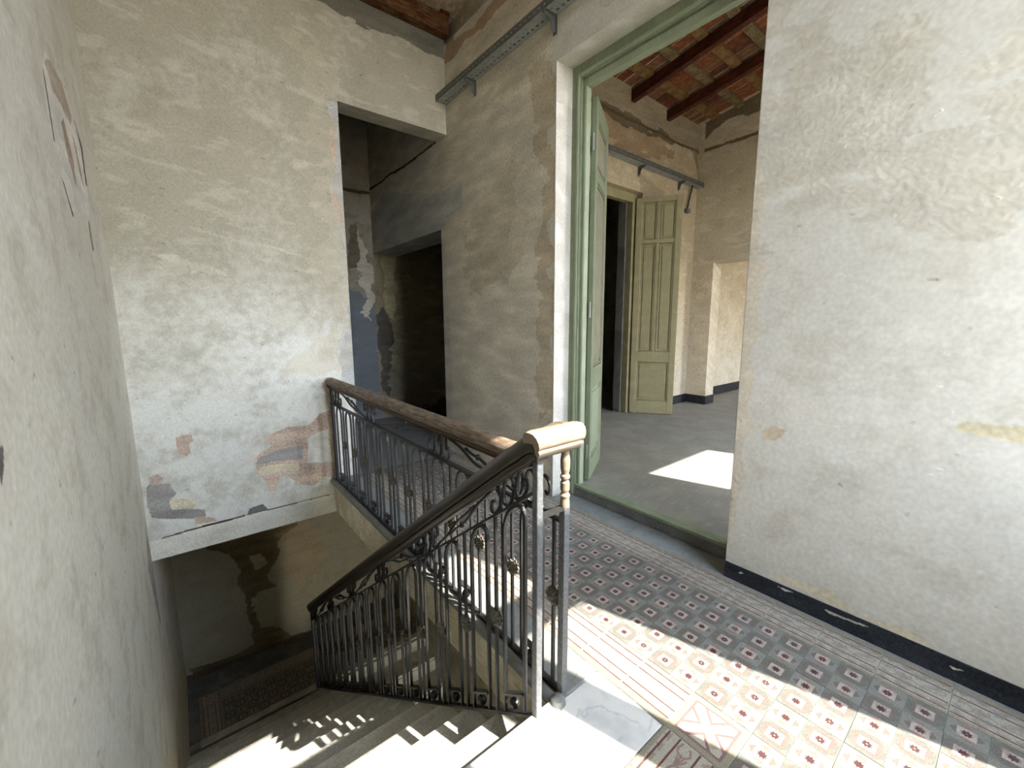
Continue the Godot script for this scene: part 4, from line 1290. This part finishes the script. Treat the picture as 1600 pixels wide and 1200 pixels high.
func next_room() -> void:
	var st := begin()
	bx(st, Vector3(2.405, -0.1, -3.68), Vector3(10.0, ROOM_Y, 0.8))
	var fl := struct("floor_room", st, M.dusty_floor, "dusty grey floor of the next room with a patch of sun")
	# wall with the second door
	var mk := plaster(5, 7.6, 4.6, 2.5, 0.0, 110.0, Color8(176, 160, 132), Color8(192, 183, 162), Color8(156, 140, 114), 0.35, Color8(202, 194, 176), [
		{"p": [[2.5, 3.84], [6.3, 3.84], [6.3, 3.80], [2.5, 3.80]], "c": Color8(96, 82, 62), "rag": 0.03, "h": -40},
		{"p": [[2.5, 4.7], [6.3, 4.7], [6.3, 3.83], [2.5, 3.83]], "c": Color8(146, 134, 112), "rag": 0.02, "a": 0.8, "h": -20},
		{"p": [[3.6, 3.8], [5.6, 3.8], [5.3, 3.5], [4.6, 3.42], [3.9, 3.5]], "c": Color8(142, 116, 90), "rag": 0.15, "a": 0.55, "h": -8},
		{"p": [[3.9, 3.84], [4.5, 3.88], [5.0, 3.83], [5.6, 3.86], [5.6, 3.78], [5.1, 3.72], [4.6, 3.78], [4.2, 3.74], [3.9, 3.79]], "c": Color8(92, 80, 62), "rag": 0.13, "a": 0.75, "h": -20},
		{"p": [[5.9, 3.84], [6.25, 3.84], [6.25, 3.5], [6.1, 3.7]], "c": Color8(110, 98, 78), "rag": 0.1, "a": 0.6, "h": -20},
		{"p": [[4.75, 3.25], [5.4, 3.1], [5.3, 2.9], [4.9, 2.92]], "c": Color8(140, 132, 112), "rag": 0.06, "a": 0.5, "h": -8}])
	st = begin()
	wall_mesh(st, Vector3(0, 0, -3.38), Vector3.RIGHT, Vector3.BACK, [[2.55, 0.0, 3.78, 5.0], [4.90, 0.0, 10.0, 5.0], [3.78, 3.01, 4.90, 5.0]], 0.3, Rect2(2.5, 0.0, 7.6, 4.6))
	struct("wall_room_back", st, mk, "tan plaster wall of the next room with a second doorway")
	var mx := plaster(6, 4.2, 5.0, -0.9, 0.0, 110.0, Color8(184, 172, 148), Color8(200, 190, 170), Color8(156, 144, 120), 0.4, Color8(206, 200, 184), [
		{"p": [[3.4, 3.84], [2.0, 3.86], [-0.8, 3.9], [-0.8, 3.87], [2.0, 3.82], [3.4, 3.80]], "c": Color8(110, 96, 74), "rag": 0.03, "h": -40},
		{"p": [[3.4, 4.3], [3.1, 4.35], [2.4, 4.3], [2.4, 4.1], [3.0, 4.08], [3.4, 3.9]], "c": Color8(84, 72, 54), "rag": 0.12, "a": 0.7},
		{"p": [[3.4, 0.0], [3.05, 0.0], [3.05, 2.2], [3.4, 2.2]], "c": Color8(196, 182, 156), "rag": 0.05, "a": 0.5, "h": 0}])
	st = begin()
	wall_mesh(st, Vector3(6.25, 0, 0), Vector3.FORWARD, Vector3.LEFT, [[3.06, 0.0, 3.38, 5.2], [0.6, 2.21, 3.06, 5.2], [-0.8, 0.0, 0.6, 5.2]], 0.25, Rect2(-0.9, 0.0, 4.2, 5.0))
	struct("wall_room_right", st, mx, "plaster wall of the next room with a wide plain opening")
	st = begin()
	bx(st, Vector3(10.0, 0, -3.68), Vector3(10.2, 5, 0.8))
	struct("wall_far", st, M.plaster_white)
	# front walls with tall openings for daylight
	st = begin()
	wall_mesh(st, Vector3(0, 0, 0.50), Vector3.RIGHT, Vector3.FORWARD, [[2.6, -0.1, 3.66, 5.4], [4.89, -0.1, 7.7, 5.4], [8.6, -0.1, 10.2, 5.4], [3.66, 3.75, 4.89, 5.4], [7.7, 3.0, 8.6, 5.4]], 0.3, Rect2(2.6, -0.1, 7.6, 5.5))
	struct("wall_room_front", st, M.plaster_white)
	st = begin()
	for r in [[3.66, 0.0, 3.76, 3.75], [4.79, 0.0, 4.89, 3.75], [3.76, 3.38, 4.79, 3.75], [3.76, 2.30, 4.79, 2.56], [4.20, 0.0, 4.36, 2.30]]:
		bx(st, Vector3(r[0], r[1], 0.53), Vector3(r[2], r[3], 0.57))
	struct("door_4", st, M.green_light)
	# black baseboards
	st = begin()
	bx(st, Vector3(5.35, ROOM_Y, -3.38), Vector3(6.25, ROOM_Y + 0.13, -3.362), 0.003)
	struct("baseboard_room_back", st, M.black_skirt, "black skirting in the corner beyond the open olive door leaf")
	st = begin()
	bx(st, Vector3(6.232, ROOM_Y, -3.362), Vector3(6.25, ROOM_Y + 0.13, -3.06), 0.003)
	bx(st, Vector3(6.232, ROOM_Y, -3.06), Vector3(6.5, ROOM_Y + 0.13, -3.042), 0.003)
	struct("baseboard_room_right", st, M.black_skirt)
	st = begin()
	bx(st, Vector3(6.5, ROOM_Y, -3.38), Vector3(10.0, ROOM_Y + 0.15, -3.36), 0.003)
	struct("baseboard_far", st, M.black_skirt)
	# sloping brick ceiling on beams
	var k := 0.17
	var tilt := Basis(Vector3.RIGHT, -atan(k))
	st = begin()
	obox(st, Transform3D(tilt, Vector3(6.3, 4.223 + k * 2.1, -1.3)), Vector3(7.8, 0.1, 4.9))
	var ce := struct("ceiling_room", st, M.mortar, "sloping ceiling of bare bricks carried on dark red beams")
	var yb := func(z: float) -> float: return 4.16 + k * (z + 3.4)
	var beams: Array = [2.94, 3.78, 4.62, 5.40, 6.22]
	for x in beams:
		if x > 6.0:
			continue
		st = begin()
		sweep(st, [Vector3(x, yb.call(-3.6) - 0.095, -3.6), Vector3(x, yb.call(0.5) - 0.095, 0.5)], rect_prof(0.072, 0.12), Vector3.UP, true, false, false)
		part("beam", st.commit(), M.beam_red, ce)
	for row in 8:
		var z := -3.135 + 0.315 * row
		st = begin()
		obox(st, Transform3D(tilt, Vector3(4.45, yb.call(z) - 0.012, z)), Vector3(3.9, 0.045, 0.10), 0.003)
		part("batten", st.commit(), M.batten_grey if row % 2 == 1 else M.batten, ce)
	var bm := box_mesh(Vector3(0.133, 0.05, 0.30), 0.005)
	for row in 8:
		var z := -3.29 + 0.315 * row
		for b in beams.size() - 1:
			var n := 5
			for j in n:
				var x: float = beams[b] + 0.036 + (beams[b + 1] - beams[b] - 0.072) * (j + 0.5) / n
				part("brick", bm, M.brick[(rng.randi() % 7) % 4], ce, Transform3D(tilt, Vector3(x, yb.call(z) + 0.03 + rng.randf_range(-0.004, 0.004), z)))
	# second door: olive frame, one leaf open into the room
	var o := Node3D.new()
	o.name = "door_2"
	add_child(o)
	o.set_meta("kind", "structure")
	o.set_meta("label", "olive green panelled door standing ajar in the far doorway of the next room")
	st = begin()
	bx(st, Vector3(4.82, ROOM_Y, -3.56), Vector3(4.90, 3.01, -3.47), 0.004)
	bx(st, Vector3(3.78, ROOM_Y, -3.56), Vector3(3.86, 3.01, -3.47), 0.004)
	bx(st, Vector3(3.86, 2.90, -3.56), Vector3(4.82, 3.01, -3.47), 0.004)
	part("frame", st.commit(), M.olive, o)
	st = begin()
	bx(st, Vector3(4.80, ROOM_Y, -3.68), Vector3(4.90, 3.01, -3.562))
	part("reveal", st.commit(), M.cement, o)
	var d := Vector3(0.314, 0, 0.469).normalized()
	var xf := Transform3D(Basis(d, Vector3.UP, d.cross(Vector3.UP)), Vector3(4.875, ROOM_Y + 0.008, -3.455))
	panel_leaf(o, "leaf", 0.57, 2.85, 0.045, M.olive, xf, [[0.18, 0.715, 1], [0.855, 2.275, 2], [2.325, 2.79, 2]], M.olive)

func passage() -> void:
	# passage beyond the opening in the back wall
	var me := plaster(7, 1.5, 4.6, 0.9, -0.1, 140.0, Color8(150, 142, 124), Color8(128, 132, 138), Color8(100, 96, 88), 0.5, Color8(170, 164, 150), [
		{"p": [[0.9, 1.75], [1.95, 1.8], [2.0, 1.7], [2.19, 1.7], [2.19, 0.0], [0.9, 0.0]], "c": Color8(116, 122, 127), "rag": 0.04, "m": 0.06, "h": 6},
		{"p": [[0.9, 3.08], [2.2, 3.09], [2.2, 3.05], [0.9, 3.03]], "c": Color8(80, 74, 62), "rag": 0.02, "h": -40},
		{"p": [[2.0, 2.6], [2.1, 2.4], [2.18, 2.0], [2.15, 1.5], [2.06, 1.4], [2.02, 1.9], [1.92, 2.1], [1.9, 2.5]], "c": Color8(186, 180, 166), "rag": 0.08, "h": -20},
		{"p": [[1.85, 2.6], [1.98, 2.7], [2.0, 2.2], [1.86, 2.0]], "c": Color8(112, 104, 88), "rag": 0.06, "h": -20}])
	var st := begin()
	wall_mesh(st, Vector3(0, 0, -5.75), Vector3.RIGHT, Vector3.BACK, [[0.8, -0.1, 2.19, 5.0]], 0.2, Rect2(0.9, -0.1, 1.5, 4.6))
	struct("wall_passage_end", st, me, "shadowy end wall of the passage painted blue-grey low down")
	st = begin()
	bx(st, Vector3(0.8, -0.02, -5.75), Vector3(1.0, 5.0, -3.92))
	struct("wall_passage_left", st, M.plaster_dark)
	st = begin()
	bx(st, Vector3(0.8, 4.25, -6.0), Vector3(2.6, 4.4, -3.72))
	struct("ceiling_passage", st, M.wood_old)
	# room behind the side door
	var mo := plaster(9, 2.4, 4.3, 2.0, 0.0, 120.0, Color8(140, 132, 104), Color8(132, 127, 110), Color8(104, 98, 84), 0.6, Color8(170, 162, 132), [
		{"p": [[2.2, 1.5], [2.3, 1.6], [2.42, 1.3], [2.38, 0.7], [2.3, 0.3], [2.22, 0.4]], "c": Color8(88, 84, 76), "rag": 0.06},
		{"p": [[2.52, 2.3], [2.3, 2.3], [2.3, 1.6], [2.45, 1.4]], "c": Color8(168, 161, 128), "rag": 0.05}])
	st = begin()
	wall_mesh(st, Vector3(0, 0, -5.752), Vector3.RIGHT, Vector3.BACK, [[2.19, 0.0, 4.2, 4.3]], 0.2, Rect2(2.0, 0.0, 2.4, 4.3))
	struct("wall_side_back", st, mo)
	st = begin()
	bx(st, Vector3(3.3, 0, -5.75), Vector3(3.5, 4.3, -3.68))
	struct("wall_side_right", st, M.plaster_dark)
	st = begin()
	bx(st, Vector3(2.55, -0.2, -5.95), Vector3(3.5, 0.0, -3.68))
	struct("floor_side", st, M.cement)
	st = begin()
	bx(st, Vector3(2.19, 4.25, -6.0), Vector3(3.6, 4.4, -3.3))
	struct("ceiling_side", st, M.wood_old)
	# dark room behind the second door
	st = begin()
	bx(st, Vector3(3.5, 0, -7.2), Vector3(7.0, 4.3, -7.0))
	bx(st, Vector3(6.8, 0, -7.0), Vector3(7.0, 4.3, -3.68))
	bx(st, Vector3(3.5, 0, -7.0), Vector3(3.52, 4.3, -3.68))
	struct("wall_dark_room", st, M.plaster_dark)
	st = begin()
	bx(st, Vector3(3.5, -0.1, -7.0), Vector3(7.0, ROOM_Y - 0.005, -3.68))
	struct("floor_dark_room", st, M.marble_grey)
	st = begin()
	bx(st, Vector3(3.4, 4.25, -7.2), Vector3(7.0, 4.4, -3.3))
	struct("ceiling_dark_room", st, M.wood_old)
	# rubble on the side room's floor
	var pile := MultiMesh.new()
	var h := thing("rubble_heap", "dark heap of rubble on the floor behind the side door of the passage", "rubble", Vector3(2.9, 0, -5.25))
	var lump := begin()
	obox(lump, Transform3D(), Vector3(0.16, 0.09, 0.12), 0.03)
	var lm := lump.commit()
	for k in 26:
		var a := rng.randf() * TAU
		var r := rng.randf() * 0.34
		var sc := rng.randf_range(0.5, 1.4)
		var b := Basis(Vector3(rng.randf_range(-1, 1), rng.randf_range(-1, 1), rng.randf_range(-1, 1)).normalized(), rng.randf() * TAU).scaled(Vector3.ONE * sc)
		part("lump", lm, M.debris, h, Transform3D(b, Vector3(cos(a) * r, 0.05 + (0.34 - r) * rng.randf_range(0.1, 0.7), sin(a) * r)))

# ------------------------------------------------------------------ cable trays
# perforated channel along local x (0..len); local z points away from the wall, y up
func tray(parent: Node3D, len: float, xf: Transform3D, brackets: Array, width := 0.105, lip := 0.055) -> void:
	var st := begin()
	var t := 0.002
	# bottom plate with two rows of slots
	var rows: Array = [[0.0, 0.026, false], [0.026, 0.040, true], [0.040, 0.062, false], [0.062, 0.076, true], [0.076, width, false]]
	var pitch := 0.05
	for r in rows:
		if not r[2]:
			bx(st, Vector3(0, 0, r[0]), Vector3(len, t, r[1]))
		else:
			var x := 0.0 if r[0] < 0.05 else 0.025
			if x > 0.0:
				bx(st, Vector3(0, 0, r[0]), Vector3(0.012, t, r[1]))
			while x < len:
				bx(st, Vector3(x - 0.012 if x > 0.012 else 0.0, 0, r[0]), Vector3(min(x + 0.012, len), t, r[1]))
				x += pitch
	part("perforated_base", st.commit(), M.zinc, parent, xf)
	for z in [0.0, width - t]:
		st = begin()
		var ys: Array = [[0.0, 0.024, false], [0.024, 0.033, true], [0.033, lip, false]]
		for r in ys:
			if not r[2]:
				bx(st, Vector3(0, r[0], z), Vector3(len, r[1], z + t))
			else:
				var x := 0.0
				while x < len:
					bx(st, Vector3(max(0.0, x - 0.016), r[0], z), Vector3(min(x + 0.016, len), r[1], z + t))
					x += pitch
		part("side_lip", st.commit(), M.zinc_dark, parent, xf)
	for b in brackets:
		st = begin()
		# cantilever bracket: web tapering from the wall plate to the tip
		var pl: Array = [Vector2(0.0, -0.002), Vector2(width * 0.95, -0.002), Vector2(width * 0.95, -0.016), Vector2(0.055, -0.032), Vector2(0.034, -0.062), Vector2(0.030, -0.10), Vector2(0.0, -0.10)]
		for s in [-1.0, 1.0]:
			var c := Vector3(b + s * 0.002, -0.03, 0.03)
			for i in pl.size():
				var p: Vector2 = pl[i]
				var q: Vector2 = pl[(i + 1) % pl.size()]
				tri(st, c, Vector3(c.x, p.y, p.x), Vector3(c.x, q.y, q.x), Vector3(s, 0, 0))
		for i in pl.size():
			var p: Vector2 = pl[i]
			var q: Vector2 = pl[(i + 1) % pl.size()]
			quad(st, Vector3(b - 0.002, p.y, p.x), Vector3(b + 0.002, p.y, p.x), Vector3(b + 0.002, q.y, q.x), Vector3(b - 0.002, q.y, q.x), Vector3(0, (p.y + q.y) * 0.5 + 0.03, (p.x + q.x) * 0.5 - 0.03))
		bx(st, Vector3(b - 0.018, -0.115, 0.0), Vector3(b + 0.018, -0.0, 0.003))
		bx(st, Vector3(b - 0.018, -0.004, 0.0), Vector3(b + 0.018, -0.001, width * 0.95))
		part("bracket", st.commit(), M.zinc_dark, parent, xf)

func cable_trays() -> void:
	var o := thing("cable_tray", "galvanised perforated cable tray on brackets above the tall green doorway", "cable tray")
	# local x runs from the back wall towards the camera
	tray(o, 3.9, Transform3D(Basis(Vector3.BACK, Vector3.UP, Vector3.LEFT), Vector3(WALL_X - 0.002, 3.39, BACK_Z + 0.002)), [0.5, 1.47, 2.44, 3.4])
	var p := thing("cable_tray", "galvanised perforated cable tray over the far olive door in the next room", "cable tray")
	tray(p, 3.55, Transform3D(Basis(Vector3.RIGHT, Vector3.UP, Vector3.BACK), Vector3(2.695, 3.30, -3.378)), [1.13, 2.085, 3.035], 0.11, 0.06)
	var c := thing("hanging_cable", "short black cable with a small connector hanging from the far cable tray", "cable")
	var st := begin()
	var prof: Array = []
	for k in 8:
		var a := TAU * k / 8.0
		prof.append(Vector2(cos(a), sin(a)) * 0.011)
	sweep(st, [Vector3(6.03, 3.297, -3.33), Vector3(6.02, 3.24, -3.335), Vector3(5.99, 3.12, -3.345), Vector3(5.965, 3.0, -3.35), Vector3(5.955, 2.97, -3.35)], prof, Vector3(0.3, 0.1, 1.0))
	part("lead", st.commit(), M.black, c)
	st = begin()
	obox(st, Transform3D(Basis(), Vector3(5.952, 2.945, -3.345)), Vector3(0.075, 0.06, 0.06), 0.008)
	part("connector", st.commit(), M.zinc_dark, c)
